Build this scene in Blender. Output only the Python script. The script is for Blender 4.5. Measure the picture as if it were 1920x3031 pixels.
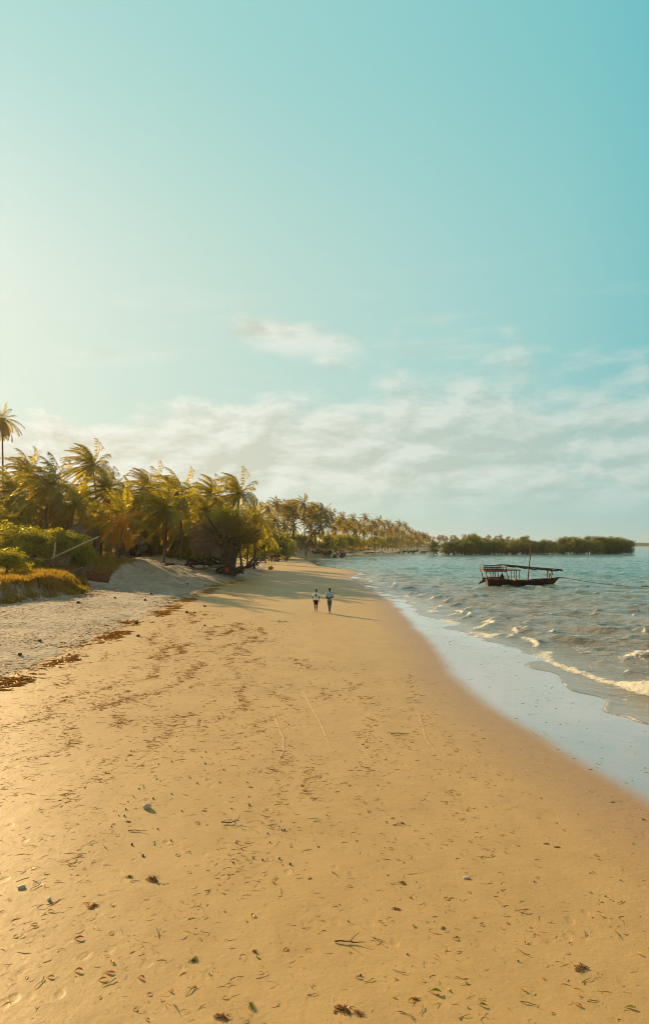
import bpy, math, random
import numpy as np
from mathutils import Vector, Matrix

for _o in list(bpy.data.objects):
    bpy.data.objects.remove(_o)
SC = bpy.context.scene
COL = SC.collection
R = math.radians
random.seed(7)
RNG = np.random.default_rng(11)

# ------------------------------------------------------------------ camera, light, exposure
F, CX, HOR, H = 2100.0, 960.0, 1614.0, 4.6      # focal length, centre and eye level in photo pixels; eye height in metres
cam_d = bpy.data.cameras.new('camera')
cam = bpy.data.objects.new('camera', cam_d)
COL.objects.link(cam)
cam.location = (0, 0, H)
cam.rotation_euler = (R(90), 0, 0)
cam_d.sensor_fit = 'VERTICAL'
cam_d.sensor_height = 36.0
cam_d.sensor_width = 36.0 * 648 / 1024
cam_d.lens = F / 3031 * 36.0
cam_d.shift_y = (HOR - 1515.5) / 3031.0
cam_d.clip_start = 0.1
cam_d.clip_end = 20000
SC.camera = cam

SUN_AZ, SUN_EL = R(-39), R(20)                   # to the left of the view, low
SUN_DIR = Vector((math.sin(SUN_AZ) * math.cos(SUN_EL), math.cos(SUN_AZ) * math.cos(SUN_EL), math.sin(SUN_EL)))
sun_d = bpy.data.lights.new('sun', 'SUN')
sun = bpy.data.objects.new('sun', sun_d)
COL.objects.link(sun)
sun.rotation_euler = SUN_DIR.to_track_quat('Z', 'Y').to_euler()
sun_d.energy = 5.0
sun_d.angle = R(0.5)
sun_d.color = (1.0, 0.70, 0.36)

EXPOSURE = 0.75
SC.view_settings.view_transform = 'Standard'
SC.view_settings.look = 'None'
SC.view_settings.exposure = EXPOSURE
SC.view_settings.gamma = 1.0
SC.render.engine = 'CYCLES'
SC.cycles.use_denoising = True
SC.cycles.max_bounces = 6
SC.cycles.filter_width = 1.05
SC.cycles.diffuse_bounces = 3
SC.cycles.glossy_bounces = 3
SC.cycles.transmission_bounces = 3
SC.cycles.volume_bounces = 0
SC.cycles.transparent_max_bounces = 6
SC.cycles.use_adaptive_sampling = True
SC.cycles.sample_clamp_indirect = 4.0


# ------------------------------------------------------------------ node helper
class NT:
    def __init__(s, nt):
        s.nt = nt

    def n(s, t, **kw):
        k = s.nt.nodes.new(t)
        for a, b in kw.items():
            setattr(k, a, b)
        return k

    def put(s, sock, v):
        if hasattr(v, 'is_output') or isinstance(v, bpy.types.NodeSocket):
            s.nt.links.new(v, sock)
        elif isinstance(v, (tuple, list)) and len(v) == 3 and sock.type == 'RGBA':
            sock.default_value = (*v, 1)
        else:
            sock.default_value = v

    def m(s, op, a, b=None, c=None, clamp=False):
        k = s.n('ShaderNodeMath', operation=op, use_clamp=clamp)
        s.put(k.inputs[0], a)
        if b is not None: s.put(k.inputs[1], b)
        if c is not None: s.put(k.inputs[2], c)
        return k.outputs[0]

    def ss(s, v, a, b):                         # smoothstep
        k = s.n('ShaderNodeMapRange', interpolation_type='SMOOTHSTEP')
        s.put(k.inputs['Value'], v); s.put(k.inputs['From Min'], a); s.put(k.inputs['From Max'], b)
        return k.outputs[0]

    def lin(s, v, a, b, c=0.0, d=1.0):
        k = s.n('ShaderNodeMapRange')
        s.put(k.inputs['Value'], v); s.put(k.inputs['From Min'], a); s.put(k.inputs['From Max'], b)
        s.put(k.inputs['To Min'], c); s.put(k.inputs['To Max'], d)
        return k.outputs[0]

    def mix(s, f, a, b, blend='MIX'):
        k = s.n('ShaderNodeMix', data_type='RGBA', blend_type=blend)
        s.put(k.inputs[0], f); s.put(k.inputs[6], a); s.put(k.inputs[7], b)
        return k.outputs[2]

    def noise(s, vec, scale, detail=4, rough=0.5, dist=0.0):
        k = s.n('ShaderNodeTexNoise')
        if vec is not None: s.put(k.inputs['Vector'], vec)
        k.inputs['Scale'].default_value = scale; k.inputs['Detail'].default_value = detail
        k.inputs['Roughness'].default_value = rough; k.inputs['Distortion'].default_value = dist
        return k.outputs['Fac']

    def xyz(s, x, y, z):
        k = s.n('ShaderNodeCombineXYZ')
        s.put(k.inputs[0], x); s.put(k.inputs[1], y); s.put(k.inputs[2], z)
        return k.outputs[0]

    def attr(s, name):
        return s.n('ShaderNodeAttribute', attribute_name=name).outputs['Fac']

    def scalev(s, v, sx, sy, sz):
        k = s.n('ShaderNodeVectorMath', operation='MULTIPLY')
        s.put(k.inputs[0], v); k.inputs[1].default_value = (sx, sy, sz)
        return k.outputs[0]

    def bump(s, h, strength, dist, prev=None):
        k = s.n('ShaderNodeBump')
        s.put(k.inputs['Strength'], strength); s.put(k.inputs['Distance'], dist)
        s.put(k.inputs['Height'], h)
        if prev is not None: s.put(k.inputs['Normal'], prev)
        return k.outputs[0]


# ------------------------------------------------------------------ world: clear tropical sky, a low cloud bank
W = bpy.data.worlds.new('World')
SC.world = W
W.use_nodes = True
W.node_tree.nodes.clear()
w = NT(W.node_tree)
BG = 0.1
geo = w.n('ShaderNodeTexCoord').outputs['Generated']
sep = w.n('ShaderNodeSeparateXYZ'); w.put(sep.inputs[0], geo)
dx, dy, dz = sep.outputs
az = w.m('ARCTAN2', dx, dy)
el = w.m('ARCSINE', dz)
sky = w.n('ShaderNodeTexSky', sky_type='NISHITA')
sky.sun_disc = False
sky.sun_elevation = SUN_EL
sky.sun_rotation = SUN_AZ
sky.altitude = 0; sky.air_density = 1.0; sky.dust_density = 1.2; sky.ozone_density = 2.0
dotn = w.n('ShaderNodeVectorMath', operation='DOT_PRODUCT')
w.put(dotn.inputs[0], geo); dotn.inputs[1].default_value = SUN_DIR
cosang = dotn.outputs['Value']
ang = w.m('ARCCOSINE', w.m('MINIMUM', w.m('MAXIMUM', cosang, -1.0), 1.0))
# clear air seen through the film stock of the picture: teal away from the sun, cream near it (values are display-linear)
tealramp = w.n('ShaderNodeValToRGB')
w.put(tealramp.inputs[0], w.m('DIVIDE', ang, 1.6))
cr = tealramp.color_ramp
cr.elements[0].position = 0.0; cr.elements[0].color = (0.84, 0.87, 0.77, 1)
cr.elements[1].position = 1.0; cr.elements[1].color = (0.29, 0.36, 0.34, 1)
for p, c in ((0.15, (0.73, 0.815, 0.73)), (0.30, (0.585, 0.76, 0.67)), (0.46, (0.445, 0.70, 0.65)),
             (0.58, (0.325, 0.64, 0.62)), (0.69, (0.165, 0.54, 0.58)), (0.84, (0.23, 0.42, 0.43))):
    e = cr.elements.new(p); e.color = (*c, 1)
nis = w.mix(1.0, sky.outputs[0], (0.055, 0.085, 0.070), 'MULTIPLY')
clear = w.mix(0.08, tealramp.outputs[0], nis)
clear = w.mix(w.ss(el, 0.28, 0.66), clear, w.mix(1.0, clear, (0.68, 0.92, 0.97), 'MULTIPLY'))
clear = w.mix(w.ss(el, 0.68, 1.05), clear, (0.30, 0.31, 0.27))
# horizon haze
hz = w.m('MULTIPLY', w.m('EXPONENT', w.m('MULTIPLY', w.m('MAXIMUM', el, 0.0), -8.5)), 0.85)
hzcol = w.mix(w.ss(az, -0.5, 0.55), (0.78, 0.75, 0.60), (0.50, 0.59, 0.52))
base = w.mix(hz, clear, hzcol)
# cloud bank
warp = w.noise(w.xyz(w.m('MULTIPLY', az, 5.0), w.m('MULTIPLY', el, 9.0), 3.1), 1.0, 3, 0.5)
azw = w.m('ADD', az, w.m('MULTIPLY', w.m('SUBTRACT', warp, 0.5), 0.10))


def cloud_noise(da, de):
    v = w.xyz(w.m('MULTIPLY', w.m('ADD', azw, da), 8.0), w.m('MULTIPLY', w.m('ADD', el, de), 19.0), 0.35)
    return w.noise(v, 1.0, 9, 0.57, 0.1)


top_edge = w.m('ADD', 0.185, w.m('MULTIPLY', w.ss(az, -0.42, 0.12), 0.062))
top_edge = w.m('SUBTRACT', top_edge, w.m('MULTIPLY', w.ss(az, 0.15, 0.5), 0.02))
soft = w.lin(az, -0.40, 0.12, 0.060, 0.10)       # crisp cumulus tops on the left, thin veil on the right
up = w.m('DIVIDE', w.m('SUBTRACT', top_edge, el), soft, clamp=True)
upw = w.m('DIVIDE', w.m('SUBTRACT', top_edge, el), soft)
lo = w.ss(el, 0.015, 0.10)
back = w.ss(dy, 0.0, 0.25)


def density(da, de):
    n = cloud_noise(da, de)
    b = w.m('MULTIPLY', w.m('MAXIMUM', w.m('MINIMUM', upw, 1.0), -1.5), 0.30)
    return w.m('ADD', w.m('ADD', n, b), -0.02)


d0 = density(0.0, 0.0)
d1 = density(-0.012, 0.012)
cov = w.m('MULTIPLY', w.ss(d0, w.lin(az, -0.35, 0.3, 0.55, 0.39), w.lin(az, -0.35, 0.3, 0.66, 0.74)), lo)
cov = w.m('MULTIPLY', cov, w.lin(az, -0.3, 0.45, 0.95, 0.76))
# wisp above the bank
ga = w.m('DIVIDE', w.m('ADD', azw, 0.045), 0.115)
ge = w.m('DIVIDE', w.m('SUBTRACT', el, w.m('ADD', 0.272, w.m('MULTIPLY', azw, -0.20))), 0.034)
gg = w.m('EXPONENT', w.m('MULTIPLY', w.m('ADD', w.m('MULTIPLY', ga, ga), w.m('MULTIPLY', ge, ge)), -1.0))
wn = w.noise(w.xyz(w.m('MULTIPLY', azw, 11.0), w.m('MULTIPLY', el, 40.0), 7.7), 1.0, 8, 0.6, 0.4)
wisp = w.m('MULTIPLY', w.ss(w.m('ADD', w.m('MULTIPLY', gg, 0.55), w.m('MULTIPLY', wn, 0.6)), 0.50, 0.86), 0.8)
# faint high streaks
sn = w.noise(w.xyz(w.m('MULTIPLY', az, 4.0), w.m('MULTIPLY', el, 34.0), 1.7), 1.0, 6, 0.6)
streak = w.m('MULTIPLY', w.ss(sn, 0.5, 0.8), w.m('MULTIPLY', w.ss(el, 0.40, 0.30), w.m('MULTIPLY', w.ss(el, 0.18, 0.26), 0.35)))
cov = w.m('MULTIPLY', w.m('MAXIMUM', w.m('MAXIMUM', cov, wisp), streak), back)
relief = w.m('ADD', w.m('MULTIPLY', w.m('SUBTRACT', d0, d1), 6.5), w.lin(d0, 0.55, 1.0, 0.78, 0.12), clamp=True)
lit = w.mix(w.ss(az, -0.4, 0.5), (0.88, 0.89, 0.79), (0.66, 0.72, 0.65))
shd = w.mix(w.ss(az, -0.4, 0.5), (0.68, 0.67, 0.54), (0.45, 0.56, 0.50))
ccol = w.mix(relief, shd, lit)
skycol = w.mix(cov, base, ccol)
below = w.ss(el, -0.02, 0.0)
skycol = w.mix(below, (0.20, 0.16, 0.10), skycol)
outc = w.n('ShaderNodeVectorMath', operation='SCALE')
w.put(outc.inputs[0], skycol)
outc.inputs['Scale'].default_value = 1.0 / (BG * 2 ** EXPOSURE)
bgn = w.n('ShaderNodeBackground')
w.put(bgn.inputs['Color'], outc.outputs[0])
bgn.inputs['Strength'].default_value = BG
W.node_tree.links.new(bgn.outputs[0], w.n('ShaderNodeOutputWorld').inputs['Surface'])


# ------------------------------------------------------------------ numpy noise
def _hash(ix, iy, seed):
    n = (ix.astype(np.int64) * 374761393 + iy.astype(np.int64) * 668265263 + seed * 974711) & 0xFFFFFFFF
    n = ((n ^ (n >> 13)) * 1274126177) & 0xFFFFFFFF
    return ((n ^ (n >> 16)) & 0xFFFF) / 65535.0


def vnoise(x, y, seed=0):
    x = np.asarray(x, float); y = np.asarray(y, float)
    ix, iy = np.floor(x), np.floor(y)
    fx, fy = x - ix, y - iy
    fx = fx * fx * (3 - 2 * fx); fy = fy * fy * (3 - 2 * fy)
    a, b = _hash(ix, iy, seed), _hash(ix + 1, iy, seed)
    c, d = _hash(ix, iy + 1, seed), _hash(ix + 1, iy + 1, seed)
    return (a + (b - a) * fx) * (1 - fy) + (c + (d - c) * fx) * fy


def fbm(x, y, seed=0, octv=4, gain=0.5):
    s, a, t = 0, 1.0, 0
    for k in range(octv):
        s = s + a * vnoise(np.asarray(x) * 2 ** k, np.asarray(y) * 2 ** k, seed + k * 17); t += a; a *= gain
    return s / t


def sstep(v, a, b):
    t = np.clip((np.asarray(v, float) - a) / (b - a), 0, 1)
    return t * t * (3 - 2 * t)


# ------------------------------------------------------------------ shore lines as X(Y) and the terrain height
def line(*pts):
    ys = np.array([p[0] for p in pts], float); xs = np.array([p[1] for p in pts], float)
    return lambda y: np.interp(y, ys, xs)


far = [(331, 7.6), (379, 18.6), (424, 38), (600, 62), (714, 79), (1000, 150), (1300, 350), (9000, 2430)]
XA = line((-40, 10), (3, 8.5), (7, 7.5), (10, 6.9), (13.8, 6.2), (17.4, 5.6), (22.3, 5.0), (27.3, 4.8), (34.7, 5.2), (46.7, 5.7),
          (65.9, 5.6), (90, 4.75), (108, 3.6), (125, 5.6), (136, 6.5), (147, 5.0), (174, -2), (247, -6.5), (285, -10), (296, 4), *far)
XB = line((-40, 14), (10, 11.5), (14, 10.4), (21.2, 9.4), (23.1, 8.75), (26.9, 8.95), (29, 9.3), (33.5, 9.5), (38.3, 8.8), (43, 8.6),
          (47.3, 8.4), (49.6, 7.9), (56.3, 7.6), (70, 7.4), (81.5, 6.4), (98, 5.6), (108, 4.7), (125, 6.4), (136, 7.4), (147, 6.0),
          (174, -0.5), (247, -5), (285, -8), (296, 6), *[(a, b + 2) for a, b in far])
XW = line((-40, -10), (21, -9.8), (27, -10.1), (38, -10.4), (60, -11), (82, -11.5), (100, -8.5), (174, -14), (247, -22), (285, -15), (297, 2.5), (331, 5.5), (379, 14),
          (424, 30), (600, 55), (714, 73), (1000, 143), (1300, 335), (9000, 2400))
XD = line((-40, -22), (40, -21), (50, -20.5), (54, -18.9), (60, -20.2), (66, -22), (74, -21), (84, -13), (100, -12), (130, -14), (174, -23),
          (247, -34), (285, -20), (297, 0), (331, 3), (379, 10), (424, 22), (600, 50), (714, 68),
          (1000, 136), (1300, 315), (9000, 2385))
WD = line((-40, 2), (60, 1.9), (70, 5), (84, 11), (110, 12), (150, 9), (9000, 9))
ZP = line((-40, 2.1), (58, 2.1), (66, 2.15), (76, 2.6), (90, 3.0), (140, 3.0), (9000, 2.9))
ZT = line((-40, 0.8), (60, 0.85), (90, 1.0), (9000, 0.9))


def height(x, y, rough=True):
    x = np.asarray(x, float); y = np.asarray(y, float)
    wob = (fbm(y / 3.1, x * 0 + 3.3, 41, 3) - 0.5) * np.clip(y / 60, 0.2, 1.2)
    xa, xb, xw, xd = XA(y) + wob, XB(y) + wob, XW(y), XD(y) + wob * 1.5
    xp = xd - WD(y); zp, zt = ZP(y), ZT(y)

    def seg(x0, x1, z0, z1, smooth=False):
        t = np.clip((x - x0) / (x1 - x0), 0, 1)
        if smooth: t = t * t * (3 - 2 * t)
        return z0 + (z1 - z0) * t
    z = np.where(x > xb, -0.61 - np.clip((x - xb) * 0.09, 0, 2.5),
        np.where(x > xa, seg(xa, xb, -0.45, -0.61),
        np.where(x > xw, seg(xw, xa, 0.25, -0.45),
        np.where(x > xd, seg(xd, xw, zt, 0.25, False), seg(xp, xd, zp, zt, True)))))
    if rough:
        pl = sstep(x, xd + 1.5, xd - 2.0)
        z = z + pl * (fbm(x / 5.0, y / 7.0, 5, 4) - 0.5) * 1.0
        z = z + 0.6 * sstep(x, -20.8, -22.4) * sstep(x, -34, -27) * sstep(y, 66, 70) * (1 - sstep(y, 79, 83))
        z = z + (fbm(x / 2.2, y / 3.2, 25, 4) - 0.5) * 0.85 * sstep(x, xw - 2, xw - 6) * sstep(y, 68, 80) * (1 - sstep(y, 112, 130))
        dry = sstep(x, xw + 1.0, xw - 1.5)
        z = z + dry * (fbm(x / 1.3, y / 1.6, 9, 3) - 0.5) * 0.16
        z = z + (fbm(x / 4.0, y / 6.0, 15, 2) - 0.5) * 0.05 * sstep(x, xa + 0.5, xa - 3)
    return z


def hz1(x, y):
    return float(height(x, y))


def at(px, Y, z=None):                          # photo column px at distance Y -> point on the ground (or at height z)
    X = (px - CX) * Y / F
    return (X, Y, hz1(X, Y) if z is None else z)


def zat(py, Y):                                 # photo row py at distance Y -> height
    return H + (HOR - py) * Y / F


# ------------------------------------------------------------------ mesh builder
class MB:
    def __init__(s):
        s.v, s.f, s.mi, s.var, s.n = [], [], [], [], 0

    def add(s, verts, faces, mat=0, var=0.5):
        verts = np.asarray(verts, float).reshape(-1, 3)
        faces = np.asarray(faces, int)
        if faces.ndim == 1: faces = faces.reshape(1, -1)
        s.v.append(verts); s.f.append(faces + s.n)
        s.mi.append(np.full(len(faces), mat))
        s.var.append(np.broadcast_to(np.asarray(var, float), (len(verts),)))
        s.n += len(verts)

    def tube(s, pts, rad, sides=8, cap=True, mat=0, var=0.5):
        pts = np.asarray(pts, float); n = len(pts)
        rad = np.broadcast_to(np.asarray(rad, float), (n,))
        t = np.gradient(pts, axis=0); t /= np.linalg.norm(t, axis=1)[:, None] + 1e-9
        ref = np.array([0, 0, 1.0]) if abs(t[0][2]) < 0.9 else np.array([1.0, 0, 0])
        a = np.arange(sides) * 2 * np.pi / sides
        vs = []
        for i in range(n):
            u = np.cross(t[i], ref); u /= np.linalg.norm(u) + 1e-9
            q = np.cross(t[i], u); ref = ref if abs(np.dot(t[i], ref)) < 0.95 else u
            vs.append(pts[i] + rad[i] * (np.cos(a)[:, None] * u + np.sin(a)[:, None] * q))
        vs = np.concatenate(vs)
        i0 = np.arange(sides); i1 = (i0 + 1) % sides
        fs = np.concatenate([np.stack([k * sides + i0, k * sides + i1, (k + 1) * sides + i1, (k + 1) * sides + i0], 1) for k in range(n - 1)])
        base = s.n
        s.add(vs, fs, mat, var)
        if cap:
            for k, rev in ((0, 1), (n - 1, 0)):
                ring = k * sides + i0
                c = len(vs)
                s.add(np.vstack([vs[ring], pts[k]]), np.stack([i0, i1, np.full(sides, sides)], 1), mat, var)
        return s

    def box(s, c, size, rot=None, mat=0, var=0.5):
        x, y, z = np.array(size) / 2
        v = np.array([(-x, -y, -z), (x, -y, -z), (x, y, -z), (-x, y, -z), (-x, -y, z), (x, -y, z), (x, y, z), (-x, y, z)])
        if rot is not None: v = v @ np.array(rot.to_matrix() if hasattr(rot, 'to_matrix') else rot).T
        s.add(v + np.array(c), [(0, 3, 2, 1), (4, 5, 6, 7), (0, 1, 5, 4), (1, 2, 6, 5), (2, 3, 7, 6), (3, 0, 4, 7)], mat, var)
        return s

    def bar(s, a, b, wd, th, mat=0):
        a, b = Vector(a), Vector(b); d = b - a
        rot = d.to_track_quat('X', 'Z').to_matrix()
        return s.box((a + b) / 2, (d.length, wd, th), rot, mat)

    def ball(s, c, r, nu=10, nv=7, mat=0, noise=0.0, seed=0, var=0.5):
        r = np.broadcast_to(np.asarray(r, float), (3,))
        vs = []
        for j in range(nv + 1):
            ph = math.pi * j / nv
            for i in range(nu):
                th = 2 * math.pi * i / nu
                vs.append((math.sin(ph) * math.cos(th), math.sin(ph) * math.sin(th), math.cos(ph)))
        vs = np.array(vs)
        if noise:
            k = 1 + noise * (fbm(vs[:, 0] * 1.7 + seed * 3.1 + 9, vs[:, 1] * 1.7 + vs[:, 2] * 1.3 + seed, seed, 3) - 0.5) * 2
            vs = vs * k[:, None]
        fs = [(j * nu + i, (j + 1) * nu + i, (j + 1) * nu + (i + 1) % nu, j * nu + (i + 1) % nu) for j in range(nv) for i in range(nu)]
        s.add(vs * r + np.array(c), fs, mat, var)
        return s

    def quads(s, c, a, b, mat=0, var=0.5):       # leaf quads (diamonds): centre, half axes
        n = len(c)
        v = np.stack([c - a, c + b, c + a, c - b], 1).reshape(-1, 3)
        f = np.arange(4 * n).reshape(n, 4)
        s.add(v, f, mat, np.repeat(np.broadcast_to(var, (n,)), 4))

    def mesh(s, name, mats, smooth=False):
        me = bpy.data.meshes.new(name)
        V = np.concatenate(s.v)
        me.vertices.add(len(V)); me.vertices.foreach_set('co', V.ravel())
        starts, tot, li = [], [], []
        k = 0
        for f in s.f:
            li.append(f.ravel()); m_ = f.shape[1]
            starts.append(k + np.arange(len(f)) * m_); tot.append(np.full(len(f), m_)); k += f.size
        li = np.concatenate(li); starts = np.concatenate(starts); tot = np.concatenate(tot)
        me.loops.add(len(li)); me.loops.foreach_set('vertex_index', li.astype(np.int32))
        me.polygons.add(len(starts))
        me.polygons.foreach_set('loop_start', starts.astype(np.int32))
        me.polygons.foreach_set('loop_total', tot.astype(np.int32))
        me.polygons.foreach_set('material_index', np.concatenate(s.mi).astype(np.int32))
        if smooth: me.polygons.foreach_set('use_smooth', np.ones(len(starts), bool))
        at_ = me.attributes.new('var', 'FLOAT', 'POINT'); at_.data.foreach_set('value', np.concatenate(s.var).astype(np.float32))
        me.update(calc_edges=True)
        me.validate()
        for m_ in (mats if isinstance(mats, (list, tuple)) else [mats]): me.materials.append(m_)
        return me

    def build(s, name, mats, parent=None, loc=(0, 0, 0), rz=0.0, smooth=False):
        return put(name, s.mesh(name, mats, smooth), parent, loc, rz)


def put(name, me, parent=None, loc=(0, 0, 0), rz=0.0, scale=1.0):
    o = bpy.data.objects.new(name, me)
    COL.objects.link(o)
    o.location = loc; o.rotation_euler = (0, 0, rz)
    o.scale = (scale,) * 3 if not isinstance(scale, (tuple, list)) else scale
    if parent is not None: o.parent = parent
    return o


def tag(o, label=None, cat=None, group=None, kind=None):
    if label: o['label'] = label
    if cat: o['category'] = cat
    if group: o['group'] = group
    if kind: o['kind'] = kind
    return o


def thing(name, label, cat, loc=(0, 0, 0), rz=0.0, group=None):
    o = bpy.data.objects.new(name, None)
    o.empty_display_size = 0.2
    COL.objects.link(o)
    o.location = loc; o.rotation_euler = (0, 0, rz)
    return tag(o, label, cat, group)


def dup(root, loc, rz, label=None, scale=None):
    r = root.copy(); COL.objects.link(r)
    r.location = loc; r.rotation_euler = (0, 0, rz)
    if scale is not None: r.scale = scale if isinstance(scale, tuple) else (scale,) * 3
    if label: r['label'] = label
    for ch in list(root.children):
        c = ch.copy(); COL.objects.link(c); c.parent = r
        for g in ch.children:
            d = g.copy(); COL.objects.link(d); d.parent = c
    return r


def grid(xs, ys_, zs, name, mat, attrs):
    """xs, ys_, zs: 2-D arrays (rows, cols)"""
    nr, nc = xs.shape
    me = bpy.data.meshes.new(name)
    V = np.stack([xs, ys_, zs], -1).reshape(-1, 3)
    me.vertices.add(len(V)); me.vertices.foreach_set('co', V.ravel())
    i = np.arange(nr - 1)[:, None] * nc + np.arange(nc - 1)[None, :]
    f = np.stack([i, i + 1, i + nc + 1, i + nc], -1).reshape(-1, 4)
    me.loops.add(f.size); me.loops.foreach_set('vertex_index', f.ravel().astype(np.int32))
    me.polygons.add(len(f))
    me.polygons.foreach_set('loop_start', (np.arange(len(f)) * 4).astype(np.int32))
    me.polygons.foreach_set('loop_total', np.full(len(f), 4, np.int32))
    me.polygons.foreach_set('use_smooth', np.ones(len(f), bool))
    for k, v in attrs.items():
        a = me.attributes.new(k, 'FLOAT', 'POINT'); a.data.foreach_set('value', np.asarray(v, np.float32).ravel())
    me.update(calc_edges=True)
    me.materials.append(mat)
    return put(name, me)


# ------------------------------------------------------------------ materials
def new_mat(name):
    m = bpy.data.materials.new(name); m.use_nodes = True
    m.node_tree.nodes.clear()
    return m, NT(m.node_tree)


def finish(t, shader):
    t.nt.links.new(shader, t.n('ShaderNodeOutputMaterial').inputs['Surface'])


def pbsdf(t, col, rough, normal=None, spec=0.5, ior=None):
    b = t.n('ShaderNodeBsdfPrincipled')
    t.put(b.inputs['Base Color'], col); t.put(b.inputs['Roughness'], rough)
    t.put(b.inputs['Specular IOR Level'], spec)
    if ior: t.put(b.inputs['IOR'], ior)
    if normal is not None: t.put(b.inputs['Normal'], normal)
    return b


def simple(name, c1, c2, scale=6.0, rough=0.8, bump=0.0, stretch=(1, 1, 1), spec=0.3, rnd=0.25):
    """two-tone worn surface"""
    m, t = new_mat(name)
    v = t.scalev(t.n('ShaderNodeTexCoord').outputs['Object'], *stretch)
    n1 = t.noise(v, scale, 6, 0.6)
    f = t.ss(n1, 0.35, 0.68)
    c = t.mix(f, c1, c2)
    if rnd:
        orand = t.n('ShaderNodeObjectInfo').outputs['Random']
        k = t.lin(orand, 0, 1, 1 - rnd, 1 + rnd)
        sc = t.n('ShaderNodeVectorMath', operation='SCALE'); t.put(sc.inputs[0], c); t.put(sc.inputs['Scale'], k)
        c = sc.outputs[0]
    nm = t.bump(t.noise(v, scale * 3, 4, 0.6), bump, 0.05) if bump else None
    finish(t, pbsdf(t, c, rough, nm, spec).outputs[0])
    return m


def leafmat(name, c1, c2, tr, tcol, gloss=0.06, rnd=0.3):
    """leaf: diffuse, light through the blade, a little sheen. 'var' is each leaf's own shade"""
    m, t = new_mat(name)
    c = t.mix(t.attr('var'), c1, c2)
    orand = t.n('ShaderNodeObjectInfo').outputs['Random']
    k = t.lin(orand, 0, 1, 1 - rnd, 1 + rnd)
    sc = t.n('ShaderNodeVectorMath', operation='SCALE'); t.put(sc.inputs[0], c); t.put(sc.inputs['Scale'], k)
    d = t.n('ShaderNodeBsdfDiffuse'); t.put(d.inputs[0], sc.outputs[0])
    tl = t.n('ShaderNodeBsdfTranslucent'); t.put(tl.inputs[0], t.mix(t.attr('var'), tcol, tuple(x * 0.8 for x in tcol)))
    mx = t.n('ShaderNodeMixShader'); t.put(mx.inputs[0], tr); t.put(mx.inputs[1], d.outputs[0]); t.put(mx.inputs[2], tl.outputs[0])
    g = t.n('ShaderNodeBsdfGlossy'); t.put(g.inputs[0], (0.95, 0.74, 0.40)); t.put(g.inputs['Roughness'], 0.33)
    mg = t.n('ShaderNodeMixShader'); t.put(mg.inputs[0], gloss); t.put(mg.inputs[1], mx.outputs[0]); t.put(mg.inputs[2], g.outputs[0])
    finish(t, mg.outputs[0])
    return m


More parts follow.
